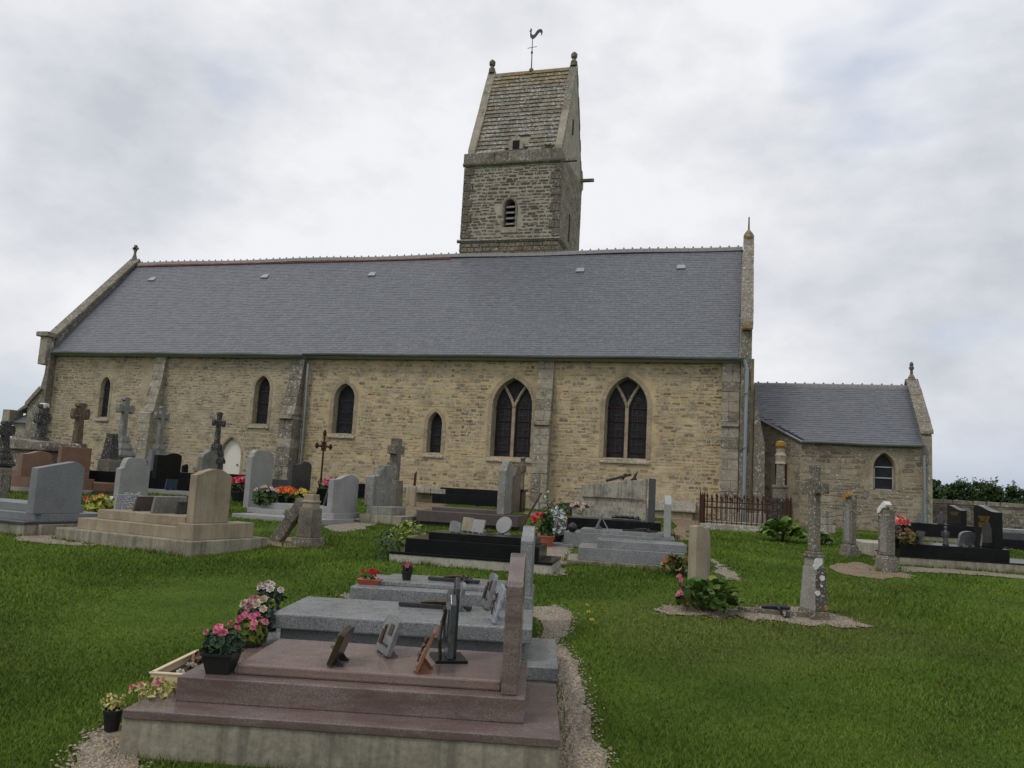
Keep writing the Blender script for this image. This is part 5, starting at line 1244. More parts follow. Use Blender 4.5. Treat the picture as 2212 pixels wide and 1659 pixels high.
P = fr.W(Lr*.93, .75); P.z = gz(P.x, P.y); o = empty('grave_monument', 'dark stone monument with yellow lichen ball on top inside the iron railing', 'monument', P, rr)
H, z1, z2_, z3 = height_to(P, 952), height_to(P, 1077), height_to(P, 1055), height_to(P, 1048)
m = MB(); m.box(-.21, .21, -.21, .21, -.1, z1); m.build('pedestal', 'black_cross_stone', o, bevel=.015)
m = MB(); m.box(-.18, .18, -.18, .18, z1, z2_); m.build('die', 'old_cross_stone', o, bevel=.015)
m = MB(); m.box(-.2, .2, -.2, .2, z2_, z3); m.build('cap', 'old_cross_stone', o, bevel=.02)
m = MB(); m.box(-.11, .11, -.11, .11, z3, H-.62, top=(.015, .015)); m.build('shaft', 'old_cross_stone', o, bevel=.015)
m = MB(); m.lathe([(.14, H-.62), (.12, H-.55), (.13, H-.45), (.15, H-.4), (.1, H-.32), (.11, H-.22)], 0, 0, 8); m.build('broken_arm', 'sill_stone', o)
m = MB(); m.lathe([(.08, H-.22), (.13, H-.14), (.12, H-.04), (.04, H)], 0, 0, 8); m.build('ball', 'orange_lichen', o)
# ------------------------------------------------------------------ plaques and ornaments on the tombs
CREAMY = [(.62, .52, .42), (.55, .45, .36)]; PINK = [(.62, .17, .24), (.68, .24, .32), (.52, .12, .2)]; REDF = [(.5, .025, .03), (.42, .02, .03)]
ORANGE = [(.72, .13, .03), (.66, .09, .025), (.75, .2, .05)]; YEL = [(.6, .45, .08), (.55, .38, .06)]; WINE = [(.28, .07, .1), (.35, .1, .14)]; PALEP = [(.6, .42, .4), (.55, .36, .36), (.62, .5, .42)]
DRY = [(.42, .38, .12), (.5, .44, .2), (.3, .28, .08)]
def px(T, u, v): return T.at(u, v)
def size_at(P, px_): return (Vector(P)-CAM).dot(FW)/F*px_
P = px(G1, 722, 1432); plaque('narrow bronze edged book plaque, leftmost on the pink tomb', P, .26, size_at(P, 76), 14, 'bronze', 20, 'clip', .035, 'rose')
P = px(G1, 826, 1414); plaque('broken edged grey plaque with gilt figure and small picture on the pink tomb', P, .27, size_at(P, 80), 40, 'engraved_grey', 18, 'slant', .03, 'figure')
P = px(G1, 903, 1448); plaque('copper coloured plaque seen from its edge on the pink tomb', P, .22, size_at(P, 90), 16, 'copper_wood', 22, 'flat', .02, 'rose')
P = px(G1, 968, 1424); o = empty('memorial_statuette', 'tall dark glass and bronze memorial on a black foot, tallest on the pink tomb', 'memorial', P, 30, 'memorial plaques on the tombs')
h = size_at(P, 150)
m = MB(); m.box(-.10, .10, -.13, .13, 0, .018); m.build('foot', 'black_granite', o, bevel=.003)
m = MB(); m.prism([(-.09, .018), (-.1, h*.8), (-.06, h*.93), (0, h*.86), (.03, h*.98), (.08, h*.9), (.085, .018)], -.02, .015, 'x'); p = m.build('panel', 'smoky_glass', o, bevel=.004)
m = MB(); m.prism([(-.03, .018), (-.03, h*1.0), (.01, h*1.16), (.06, h*1.1), (.06, .018)], .02, .045, 'x'); m.build('back_panel', 'slate_granite', o, bevel=.004)
m = MB(); m.tube([(-.06, -.06, .018), (-.075, -.07, h*.3), (-.06, -.05, h*.55), (-.05, -.06, h*.7)], [.011, .012, .01, .005], 7); m.lathe([(.003, h*.69), (.011, h*.72), (.007, h*.76)], -.05, -.06, 8); m.build('figure', 'bronze', o)
m = MB(); m.tube([(-.03, .0, .1), (-.035, .03, .2), (-.03, .0, .3)], .008, 5); m.tube([(-.03, .03, .18), (-.045, .06, .22)], [.006, .014], 5); m.build('rose', 'dark_metal', o)
P = px(G2, 1062, 1343); plaque('clear glass plaque with bronze rose on a black foot, on the grey slab', P, .27, size_at(P, 78), 25, 'glassy', 16, 'slant', .02, 'rose')
P = px(G2, 1048, 1312); plaque('grey stone plaque with dark relief behind the clear glass one', P, .28, size_at(P, 72), 25, 'engraved_grey', 14, 'clip', .03, 'figure')
P = px(G2, 985, 1318); plaque('pointed grey plaque with gilt flower in front of the geranium tomb', P, .2, size_at(P, 58), 28, 'engraved_grey', 14, 'gable', .03, 'rose')
def flat_crucifix(label, T, ua, va, ub, vb, mat='dark_metal'):
    a = px(T, ua, va); b = px(T, ub, vb); d = b-a; L = d.length; o = empty('flat_crucifix', label, 'crucifix', a, math.degrees(math.atan2(d.y, d.x)), 'crucifixes lying on the tombs')
    m = MB(); m.box(0, L, -.028, .028, .006, .035); m.build('shaft', mat, o, bevel=.004)
    m = MB(); m.box(L*.66, L*.66+.055, -.17, -.03, .006, .035); m.box(L*.66, L*.66+.055, .03, .17, .006, .035); m.build('arm', mat, o, bevel=.004)
    m = MB(); m.tube([(L*.3, 0, .04), (L*.5, .01, .05), (L*.68, 0, .055)], [.01, .018, .02], 6); m.tube([(L*.7, -.13, .05), (L*.67, 0, .055), (L*.7, .13, .05)], .009, 5); m.lathe([(.012, .045), (.02, .055), (.012, .07)], L*.75, 0, 6); m.build('figure', 'bronze', o)
    return o
flat_crucifix('dark granite crucifix with gilt figure lying on the thick grey slab', G2, 862, 1309, 1018, 1320)
flat_crucifix('dark crucifix lying on the speckled grey tomb beside the red geranium', G3, 926, 1253, 1035, 1262)
P = px(G3, 1096, 1270); plaque('dark upright plaque against the thin headstone of the geranium tomb', P, .28, size_at(P, 48), 14, 'slate_granite', 12, 'flat', .03)
P = px(G4, 982, 1151); plaque('dull grey plaque with scalloped top, leftmost on the black tomb', P, .24, size_at(P, 24), 60, 'engraved_grey', 10, 'wave', .025)
P = px(G4, 1007, 1148); plaque('beige marble plaque standing behind two grey ones on the black tomb', P, .22, size_at(P, 29), 60, 'beige_headstone', 12, 'flat', .025)
P = px(G4, 1030, 1152); plaque('light grey square plaque with two feet on the black tomb', P, .25, size_at(P, 28), 60, 'light_granite', 14, 'flat', .025)
P = px(G4, 1084, 1154); plaque('round grey plaque with feathered edge on the black tomb', P, .30, size_at(P, 37), 60, 'light_granite', 16, 'disc', .03)
P = px(G4, 1040, 1144); o = empty('bronze_branch', 'bronze branch ornament lying between the plaques of the black tomb', 'ornament', P, 10)
m = MB(); m.tube([(-.16, 0, .02), (-.05, .03, .03), (.08, 0, .02), (.2, .03, .03)], [.008, .014, .012, .006], 5)
for i in range(8): m.tube([(-.1+.035*i, 0, .025), (-.08+.035*i, .05*(-1)**i, .04)], [.006, .012], 4)
m.build('branch', 'bronze', o)
a = gp(1121, 1150); b = a+Vector((.42, .1, height_to(a, 1062))); o = empty('leaning_rod', 'old brown wooden stake leaning beside the mauve tomb', 'stake', a, 0)
m = MB(); m.tube([(0, 0, 0), tuple((b-a)*.5), tuple(b-a)], [.03, .026, .02], 5); m.build('stake', 'bark', o)
P = px(G7b, 1288, 1142); o = plaque('triangular grey plaque with wire easel on the speckled grey tomb', P, .35, size_at(P, 40), 8, 'engraved_grey', 22, 'gable', .04)
m = MB(); 
for s_ in (-.08, .08): m.tube([(.04, s_, .3), (.22, s_*1.3, .0)], .006, 4)
m.tube([(.14, -.1, .13), (.14, .1, .13)], .005, 4); m.build('wire_easel', 'pale_metal', o)
P = G7b.at(1236, 1150, G7b.tiers[1][4]); o = empty('small_urn', 'small black round urn on the step of the speckled grey tomb', 'urn', P, 0)
m = MB(); m.lathe([(.04, 0), (.085, .045), (.09, .1), (.06, .145), (.045, .15)], 0, 0, 12); m.build('body', 'black_plastic', o, smooth=True); m = MB(); m.lathe([(.04, .15), (.02, .17)], 0, 0, 10); m.build('lid', 'bronze', o)
flat_crucifix('dark crucifix lying flat on the speckled grey tomb with square headstone', G7b, 1345, 1148, 1420, 1151)
P = px(G7c, 1350, 1121); o = empty('flat_spray', 'dark metal flower spray lying on the low black tomb', 'ornament', P, 0)
m = MB(); m.tube([(-.3, 0, .03), (0, .03, .05), (.35, 0, .02)], [.02, .04, .015], 6)
for i in range(10): m.tube([(-.25+.06*i, 0, .04), (-.22+.06*i, .09*(-1)**i, .07)], [.01, .022], 4)
m.build('spray', 'dark_metal', o)
P = px(G8, 272, 1103); o = plaque('clear glass plaque with white etched leaves on the tan tomb', P, .46, size_at(P, 33), -5, 'glassy', 6, 'flat', .03)
m = MB()
for i in range(26): 
    y_, z_ = float(rng.uniform(-.2, .2)), float(rng.uniform(.03, .29)); m.box(.016, .02, y_-.03, y_+.02, z_, z_+.014)
q = m.build('etching', 'white_marble', o); q.rotation_euler = (0, rad(6), 0)
P = px(G8, 314, 1107); plaque('large dark plaque leaning left of the grey one on the tan tomb', P, .5, size_at(P, 35), -5, 'mauve_granite', 16, 'flat', .03)
P = px(G8, 360, 1112); plaque('weathered grey rectangular plaque with damp streaks on the tan tomb', P, .62, size_at(P, 38), -5, 'grey_cross_stone', 10, 'flat', .04)
P = px(G8, 394, 1114); plaque('little dark plaque pressed against the tan headstone', P, .3, size_at(P, 30), -5, 'slate_granite', 8, 'flat', .03)
P = px(G17, 697, 1096); 
for u, v, lab, mat in ((690, 1080, 'black granite book plaque behind the broken pillar', 'black_granite'), (710, 1093, 'slate grey plaque leaning before the light grey wavy headstone', 'slate_granite'), (668, 1090, 'flat dark plaque beside the orange flowers', 'slate_granite')):
    P = G17.at(u, v); plaque(lab, P, .42, size_at(P, 36 if v != 1090 else 18), -5, mat, 14, 'flat', .04)
P = px(B1, 1980, 1176); plaque('tilted grey blue plaque next to the dry flowers on the black tomb', P, .34, size_at(P, 28), 10, 'slate_granite', 20, 'flat', .03)
P = px(B1, 2043, 1178); o = empty('figure_statuette', 'small grey standing figure ornament on the polished black tomb', 'statuette', P, 0)
m = MB(); m.lathe([(.06, 0), (.05, .03), (.04, .08), (.035, .16), (.045, .22), (.03, .26), (.018, .275), (.03, .30), (.03, .33), (.01, .35)], 0, 0, 10); m.build('body', 'slate_granite', o, smooth=True)
for s_ in (-1, 1):
    m = MB(); m.prism([(s_*.03, .1), (s_*.07, .18), (s_*.065, .25), (s_*.03, .26)], .02, .035, 'y'); m.build('wing', 'slate_granite', o)
P = px(B1, 2085, 1180); plaque('wide grey engraved plaque with gold cross before the black headstone', P, .55, size_at(P, 32), -40, 'engraved_grey', 12, 'round', .04, 'cross')
P = px(B1, 2128, 1181); plaque('squat grey stone plaque between gold cross plaque and black headstone', P, .4, size_at(P, 28), -35, 'engraved_grey', 10, 'slant', .04)
for u, v, hh, lab in ((1985, 1131, 22, 'faint grey plaque at the left end of the rear black tomb'), (2030, 1132, 24, 'dark square plaque in the middle of the rear black tomb'), (2066, 1133, 26, 'grey plaque leaning on the rear black headstone')):
    P = B2.at(u, v); plaque(lab, P, .5, size_at(P, hh), 0, 'engraved_grey' if u != 2030 else 'slate_granite', 12, 'flat', .04)

# ------------------------------------------------------------------ flowers
P = G1.at(476, 1452, G1.tiers[2][4]); flower_pot('flower_pot', 'square black pot of pink cyclamen on the pink tomb', P, 'black_plastic', .085, .12, [(.015, .035, .015), (.03, .06, .02), (.022, .05, .03)], PINK, rot=14, sq=True, n=230, nb=11, spread=1.3, fh=.13, bs=.026, leafs=.03)
P = G1.at(530, 1418, G1.tiers[1][4]); flower_pot('flower_pot', 'yellow green foliage and pink daisies just behind the cyclamen', P, 'black_plastic', .09, .15, [(.10, .13, .01), (.14, .16, .02), (.05, .09, .01)], [[(.55, .2, .25), (.45, .1, .16)], [(.5, .12, .2)]], n=240, nb=8, spread=1.5, fh=.17, bs=.028, leafs=.03)
P = G2.at(552, 1392, G2.tiers[1][4]); o = flower_pot('flower_bouquet', 'bouquet of faded cream and dusky pink roses beside the grey slab', P, 'black_plastic', .09, .14, [(.03, .05, .045), (.05, .07, .05), (.02, .035, .03)], [[(.42, .36, .2), (.5, .42, .3)], [(.42, .25, .25), (.35, .15, .17)]], n=170, nb=6, spread=1.5, fh=.17, bs=.036, leafs=.03)
P = G2.at(578, 1362, G2.tiers[1][4]); flower_pot('flower_bouquet', 'tall bouquet of pale roses with dark leaves, furthest left of the grey slab', P, 'black_plastic', .09, .16, [(.012, .02, .022), (.02, .03, .03)], [[(.5, .43, .4), (.4, .3, .28)], [(.55, .5, .45)]], n=150, nb=5, spread=1.3, fh=.2, bs=.034, leafs=.03)
# cream trough along the left edge of the pink tomb
za_ = G1.tiers[1][4]; a = G1.at(318, 1482, za_); b = G1.at(410, 1432, za_); d = b-a; L = d.length
o = empty('planter_trough', 'cream plastic trough of withered flowers along the edge of the pink tomb', 'planter', (a+b)/2, math.degrees(math.atan2(d.y, d.x)), 'potted flowers on the graves')
L2 = max(.25, L/2); w_ = .1
m = MB(); m.box(-L2, L2, -w_, w_, 0, .014); m.build('floor', 'cream_plastic', o)
for x0_, x1_, y0_, y1_ in ((-L2, L2, -w_-.012, -w_), (-L2, L2, w_, w_+.012), (-L2-.012, -L2, -w_-.012, w_+.012), (L2, L2+.012, -w_-.012, w_+.012)):
    m = MB(); m.box(x0_, x1_, y0_, y1_, 0, .075); m.box(x0_-.008, x1_+.008, y0_-.008, y1_+.008, .075, .085); m.build('side', 'cream_plastic', o, bevel=.003)
m = MB(); m.box(-L2, L2, -w_, w_, .014, .035); m.build('soil', 'soil', o)
tag(leaf_mass(70, .16, .07, .06, .035, [(.10, .06, .03), (.2, .1, .05), (.06, .035, .02)], .06).build('withered_leaves', 'leaf', o, loc=(L2*.5, 0, 0), fix=False), kind='stuff')
blooms(4, .14, .05, .04, .07, .03, [(.6, .56, .5)]).build('flower', 'petal', o, fix=False, loc=(-L2*.3, 0, 0))
P = G1.at(330, 1500, za_); o = flower_pot('fallen_flowers', 'loose wilted yellow and pink cut flowers on the corner of the pink tomb', P, None, .1, .01, DRY, [PINK, DRY], n=120, nb=4, spread=1.5, fh=.06, bs=.02, leafs=.022)
P = gp(250, 1590); o = flower_pot('flower_pot', 'tiny black pot with yellow flowers on the ground at the corner of the pink tomb', P+Vector((-.06, .03, 0)), 'black_plastic', .05, .13, DRY, [DRY], n=60, nb=4, spread=1.4, fh=.08, bs=.018, leafs=.02)
P = G3.at(798, 1262, G3.tiers[0][4]); flower_pot('flower_trough', 'terracotta tray of bright red geraniums on the speckled grey tomb', P, 'terracotta', .05, .045, [(.03, .06, .012), (.05, .08, .02)], REDF, rot=13, n=40, nb=26, spread=1.0, fh=.075, bs=.018, leafs=.02, long=.085)
P = G3.at(878, 1253); flower_pot('flower_pot', 'round black pot with dusky red flowers on the geranium tomb', P, 'black_plastic', .05, .085, [(.03, .02, .02), (.05, .03, .03)], WINE, n=40, nb=10, spread=1.0, fh=.06, bs=.02)
P = gp(884, 1180); flower_pot('shrub', 'yellow green shrub at the left end of the black tomb', P, None, .22, .02, [(.16, .19, .04), (.25, .26, .08), (.1, .14, .03)], None, n=260, spread=1.6, fh=.42, leafs=.05, cat='shrub', group='shrubs and plants among the graves')
P = gp(836, 1210); flower_pot('shrub', 'small dark leaved shrub in the lawn left of the black tomb', P, None, .18, .02, [(.02, .045, .02), (.035, .06, .03), (.05, .07, .045)], None, n=170, spread=1.15, fh=.42, leafs=.035, cat='shrub', group='shrubs and plants among the graves')
P = px(G17, 572, 1086); flower_pot('flower_bouquet', 'spray of pale pink and cream roses left of the orange flowers', P, None, .2, .02, [(.03, .06, .015), (.05, .08, .02)], [PALEP, PALEP], n=190, nb=10, spread=1.3, fh=.3, bs=.05)
P = px(G17, 616, 1084); flower_pot('flower_bouquet', 'big mound of orange artificial flowers on the light grey tomb', P, 'black_plastic', .22, .1, [(.02, .05, .012), (.03, .07, .016)], [ORANGE, ORANGE, ORANGE], n=160, nb=16, spread=1.15, fh=.2, bs=.06)
P = px(G17, 652, 1082); flower_pot('flower_bouquet', 'yellow and cream flowers right of the orange mound', P, None, .17, .02, [(.07, .08, .015), (.05, .07, .02)], [YEL, YEL], n=110, nb=14, spread=1.3, fh=.26, bs=.05)
P = gp(516, 1085); flower_pot('flower_pot', 'red and pink flowers in a dark planter beside the stained pale headstone', P, 'black_plastic', .24, .3, [(.03, .06, .015), (.05, .03, .03)], [PINK, REDF], n=120, nb=12, spread=1.2, fh=.34, bs=.08)
P = gp(706, 1082); flower_pot('flower_bouquet', 'pink flowers with green leaves at the foot of the rusty iron cross', P, 'black_plastic', .2, .25, GREENS, [PINK], n=120, nb=10, spread=1.3, fh=.4, bs=.09)
P = gp(214, 1114); flower_pot('flower_bouquet', 'yellow flowers with one red bloom beside the glass plaque', P+Vector((0, 0, height_to(P, 1108))), None, .2, .02, [(.3, .3, .04), (.2, .22, .03)], [YEL, REDF], n=120, nb=5, spread=1.5, fh=.3, bs=.055)
for u, v, lab, pot, r, h_, fol, flo, kw in (
    (1179, 1181, 'large terracotta pot with dark green conifer on the gravel', 'terracotta', .15, .2, [(.02, .05, .012), (.03, .07, .015)], None, dict(n=200, spread=.75, fh=.42)),
    (1160, 1172, 'small terracotta pot of red geraniums and yellow leaves on the gravel', 'terracotta', .13, .13, [(.2, .22, .04), (.1, .15, .03)], REDF, dict(n=90, nb=5, spread=1.2, fh=.35, bs=.06)),
    (1200, 1172, 'silver leaved plant between the conifer pot and the grey tomb', 'black_plastic', .15, .15, [(.3, .36, .34), (.4, .45, .43), (.22, .28, .26)], None, dict(n=260, spread=1.3, fh=.55, leafs=.05)),
    (1212, 1165, 'little terracotta pot pressed against the speckled grey tomb', 'terracotta', .1, .16, [(.06, .03, .02), (.1, .05, .03)], None, dict(n=40, spread=1, fh=.15)),
    (1196, 1142, 'plant with dark red dry leaves behind the silver plant', 'terracotta', .14, .15, [(.12, .03, .03), (.2, .13, .09), (.08, .08, .03)], None, dict(n=130, spread=1.6, fh=.5)),
    (1214, 1128, 'terracotta pot with bright green grass before the limestone monument', 'terracotta', .17, .2, GREENS, None, dict(n=110, spread=1.3, fh=.32)),
    (1178, 1150, 'tall wispy grey stemmed plant behind the conifer pot', 'black_plastic', .1, .12, [(.3, .33, .27), (.22, .26, .18)], None, dict(n=70, spread=.9, fh=1.0, leafs=.04))):
    flower_pot('flower_pot', lab, gp(u, v), pot, r, h_, fol, flo, **kw)
P = gp(1252, 1122); flower_pot('flower_bouquet', 'faded white and pink flowers at the foot of the limestone monument', P+Vector((0, .0, .15)), None, .22, .02, [(.12, .12, .07), (.2, .2, .12)], [PALEP], n=90, nb=9, spread=1.5, fh=.25, bs=.06)
P = px(B1, 1960, 1177); flower_pot('flower_bouquet', 'dry yellow brown flowers on the polished black tomb', P, None, .13, .02, [(.09, .075, .02), (.12, .09, .03)], [[(.3, .2, .05), (.25, .08, .04)]], n=110, nb=8, spread=1.3, fh=.22, bs=.04)
P = gp(1938, 1180); flower_pot('flower_bouquet', 'red and cream flowers in a black pot left of the rear black tomb', P, 'black_plastic', .2, .35, GREENS, [[(.6, .08, .09), (.55, .12, .12)], [(.65, .5, .4)]], n=100, nb=8, spread=1.2, fh=.28, bs=.09)
P = gp(1932, 1218); flower_pot('flower_pot', 'black pot of dark leaves at the corner of the polished black tomb', P+Vector((0, .1, .28)), 'black_plastic', .12, .2, [(.03, .04, .05), (.06, .07, .08)], None, n=80, spread=1.4, fh=.3)
# large leaved plants
def big_leaves(name, label, P, rx, ry, h, n, size, cols, flow=None, rot=0):
    """clump of rounded leathery leaves on stems"""
    o = empty(name, label, 'plant', P, rot, 'shrubs and plants among the graves'); lim = 300
    for i in range(n):
        a = float(rng.uniform(0, 6.283)); r = math.sqrt(float(rng.uniform(.02, 1))); zt = h*(1-.55*r*r)*float(rng.uniform(.55, 1.05))
        q = Vector((rx*r*math.cos(a), ry*r*math.sin(a), zt)); out_ = Vector((math.cos(a)*r, math.sin(a)*r, float(rng.uniform(.15, 1.0)))).normalized()
        tip = (out_+Vector((0, 0, -.25))+Vector(rng.normal(0, .3, 3))).normalized(); s = size*float(rng.uniform(.65, 1.25)); side = tip.cross(Vector(rng.normal(0, .5, 3))+Vector((0, 0, 1))).normalized(); nn = side.cross(tip)
        c = pal(cols, .2); m = MB(); prof = [(0, .25), (.25, .8), (.55, 1), (.8, .8), (1, .2)]
        vs = []
        for t, wd in prof:
            dn = -.5*t*t*s
            ctr = q+tip*(t-.4)*s*1.5+Vector((0, 0, dn*.5)); vs += [ctr-side*wd*s*.55+nn*.12*s, ctr, ctr+side*wd*s*.55+nn*.12*s]
        fs = [(k*3+j, k*3+j+1, k*3+4+j, k*3+3+j) for k in range(4) for j in range(2)]
        m.add(vs, fs, c); lf = m.build('leaf', 'leaf', o, fix=False, smooth=True)
    m = MB()
    for i in range(40):
        a = float(rng.uniform(0, 6.283)); r = float(rng.uniform(0, .8)); m.tube([(0.3*rx*r*math.cos(a), .3*ry*r*math.sin(a), 0), (rx*r*math.cos(a), ry*r*math.sin(a), h*.6*(1-.4*r))], .006, 3, (.05, .07, .02))
    tag(m.build('stems', 'leaf', o, fix=False), kind='stuff')
    for (x, y, z) in (flow or []):
        bl = blooms(12, .035, .035, z, z+.11, .022, PINK, 5); m = MB(); m.tube([(-x*.3, -y*.3, .03), (0, 0, z+.06)], .008, 4, (.16, .06, .06))
        for b_ in bl.l: m.add(b_.v, b_.f, (.55, .15, .22))
        tag(m.build('flower_spike', 'petal', o, fix=False, loc=(x, y, 0)), kind='stuff')
    return o
LG = [(.05, .11, .018), (.07, .14, .022), (.035, .08, .015), (.10, .16, .03), (.16, .19, .04)]
P = gp(1527, 1330); k = (P-CAM).dot(FW)/F
big_leaves('large_leaved_plant', 'clump of big rounded glossy leaves with pink spikes before the beige headstone', P+Vector((0, .2, 0)), 68*k, .32, 70*k, 130, .1, LG, [(-60*k, -.2, .3), (-58*k, -.25, .14)])
P = gp(1690, 1174); k = (P-CAM).dot(FW)/F
big_leaves('large_leaved_plant', 'bright green leafy clump in front of the iron railing', P+Vector((0, .3, 0)), 44*k, .45, 55*k, 170, .13, [(.07, .15, .02), (.10, .19, .03), (.05, .11, .015), (.14, .2, .03)])
P = gp(1772, 1178); k = (P-CAM).dot(FW)/F
big_leaves('large_leaved_plant', 'low leafy plant half hidden behind the lichen cross', P, .22, .25, .3, 60, .1, LG)
P = gp(1458, 1246); k = (P-CAM).dot(FW)/F
big_leaves('large_leaved_plant', 'plant with reddish and yellow leaves left of the beige headstone', P+Vector((.05, .1, 0)), 34*k, .22, 50*k, 90, .075, [(.08, .13, .03), (.05, .09, .02), (.3, .25, .09), (.25, .06, .03), (.18, .2, .05)])
P = gp(130, 1062); flower_pot('shrub', 'dark green bush at the foot of the corner buttress', gp(62, 1058)+Vector((-.2, 1.4, 0)), None, .5, .02, [(.015, .04, .008), (.025, .06, .012)], None, n=300, spread=1.3, fh=1.0, leafs=.09, cat='shrub', group='shrubs and plants among the graves')

# ------------------------------------------------------------------ boundary wall, hedge and trees on the right
bw = empty('boundary_wall', 'low rubble stone boundary wall behind the black tombs on the right', 'wall', (0, 0, 0))
WA, WB = Vector((5.7, 31.5, 0)), Vector((24, 27.0, 0)); wd = (WB-WA); WL = wd.length; wd /= WL; wnrm = Vector((wd.y, -wd.x, 0))
wtop = lambda a: gz(*(WA+wd*a)[:2])+1.0
def wp(a, b, d): p = WA+wd*a+wnrm*d; return (p.x, p.y, b)
m = MB()
for i in range(24):
    a0, a1 = WL*i/24, WL*(i+1)/24
    m.add([wp(a0, .3, 0), wp(a1, .3, 0), wp(a1, wtop(a1), 0), wp(a0, wtop(a0), 0), wp(a0, .3, -.4), wp(a1, .3, -.4), wp(a1, wtop(a1), -.4), wp(a0, wtop(a0), -.4)], [(0, 1, 2, 3), (7, 6, 5, 4), (3, 2, 6, 7)])
m.build('core', 'sacristy_mortar', bw, fix=False)
lay_stones(bw, 'sacristy_masonry', 0, 12, .6, 1.68, (.09, .2), (.18, .5), wp, [(.18, .165, .14), (.145, .13, .105), (.23, .21, .175), (.12, .108, .092)], lambda a, b, *k: b > wtop(a)-.12, nparts=200, proud=(.01, .04))
a = 0
while a < WL:
    w = float(rng.uniform(.35, .7)); z = wtop(a)-.06; m = MB()
    m.add([wp(a, z, .05), wp(a+w-.02, z, .05), wp(a+w-.02, z+.13, .03), wp(a, z+.14, .03), wp(a, z, -.45), wp(a+w-.02, z, -.45), wp(a+w-.02, z+.12, -.42), wp(a, z+.13, -.42)], [(0, 1, 2, 3), (7, 6, 5, 4), (3, 2, 6, 7), (0, 3, 7, 4), (1, 5, 6, 2)]); m.build('coping_stone', 'coping_stone', bw, bevel=.02); a += w
def tree(label, P, H, rx, name='hedge_tree', n=1500, cols=None, trunk=.12, leafs=.16, ry=None, wisp=0, group='trees and bushes beyond the boundary wall', low=.12):
    o = empty(name, label, 'tree' if 'tree' in name else 'bush', P, 0, group); ry = ry or rx*.8
    m = MB(); tips = []
    m.tube([(0, 0, -.2), (.05, 0, H*.3), (0, .04, H*.62)], [trunk, trunk*.7, trunk*.3], 6)
    for i in range(9):
        a = 6.283*i/9+float(rng.uniform(-.4, .4)); z0 = H*float(rng.uniform(.1, .45)); tp = Vector((rx*.75*math.cos(a), ry*.75*math.sin(a), H*float(rng.uniform(.45, .92))))
        m.tube([(0, 0, z0), tuple(Vector((0, 0, z0)).lerp(tp, .5)+Vector((0, 0, .15))), tuple(tp)], [trunk*.45, trunk*.28, trunk*.08], 4); tips.append(tp)
    m.build('trunk', 'bark', o, fix=False)
    cols = cols or [(.022, .05, .012), (.035, .07, .016), (.045, .085, .02), (.016, .036, .01)]
    cl = [(Vector((float(rng.uniform(-1, 1))*rx, float(rng.uniform(-1, 1))*ry, H*float(rng.uniform(low, .82)))), float(rng.uniform(.28, .5))*min(rx, H*.5)) for _ in range(16)]+[(t, .3*rx) for t in tips]
    m = MB()
    for i in range(n):
        c, r = cl[int(rng.integers(len(cl)))]; d = Vector(rng.normal(0, 1, 3)).normalized(); q = c+d*r*float(rng.uniform(.45, 1.05)); q.z = max(.05, q.z)
        e = (d+Vector(rng.normal(0, .5, 3))).normalized(); a_ = e.orthogonal().normalized()*leafs*float(rng.uniform(.5, 1.2)); b_ = e.cross(a_)*.6
        m.add([q-a_, q-b_, q+a_, q+b_], [(0, 1, 2, 3)], pal(cols, .3))
    for i in range(wisp):
        a = float(rng.uniform(0, 6.28)); b0 = Vector((rx*.5*math.cos(a), ry*.5*math.sin(a), H*.75)); b1 = b0+Vector((float(rng.normal(0, .2)), float(rng.normal(0, .2)), float(rng.uniform(.3, .8))))
        m.tube([b0, b1], [.012, .004], 3, (.04, .05, .02))
        for k in range(7):
            q = b0.lerp(b1, float(rng.uniform(.35, 1)))+Vector(rng.normal(0, .06, 3)); a_ = Vector(rng.normal(0, 1, 3)).normalized()*.07; b_ = a_.orthogonal().normalized()*.045; m.add([q-a_, q-b_, q+a_, q+b_], [(0, 1, 2, 3)], pal(cols, .3))
    tag(m.build('crown', 'leaf', o, fix=False), kind='stuff')
    return o
def far(u, d): 
    r_ = ray(u, 1100); p = CAM+r_*(d/r_.dot(FW)); return Vector((p.x, p.y, gz(p.x, p.y)))
def topz(P, v): return height_to(P, v)
for u, d, vt, rpx, lab, kw in (
    (2013, 45, 1041, 16, 'rounded dark bush right beside the sacristy corner', {}),
    (2034, 50, 1047, 24, 'broad low bush second from the sacristy corner', {}),
    (2062, 44, 1046, 26, 'dense olive green bush behind the smaller black headstone', dict(wisp=3)),
    (2090, 42, 1050, 22, 'bush with wispy shoots left of the tall black headstone', dict(wisp=16)),
    (2118, 46, 1054, 24, 'dark hedge bush behind the tall black headstone', {}),
    (2142, 42, 1052, 20, 'bush with feathery upright shoots right of the tall black headstone', dict(wisp=22)),
    (2170, 46, 1060, 26, 'low dark bush near the right edge of the picture', {}),
    (2205, 43, 1058, 26, 'dark bush with a few shoots cut by the right edge', dict(wisp=8)),
    (2260, 45, 1055, 34, 'hedge bush just beyond the right edge', {}),
    (1985, 52, 1052, 24, 'hedge bush partly behind the sacristy', {})):
    P = far(u, d); k = d/F; tree(lab, P, topz(P, vt)*1.15, rpx*k*1.15, 'hedge_bush', 2600, None, .1, .10, **kw)

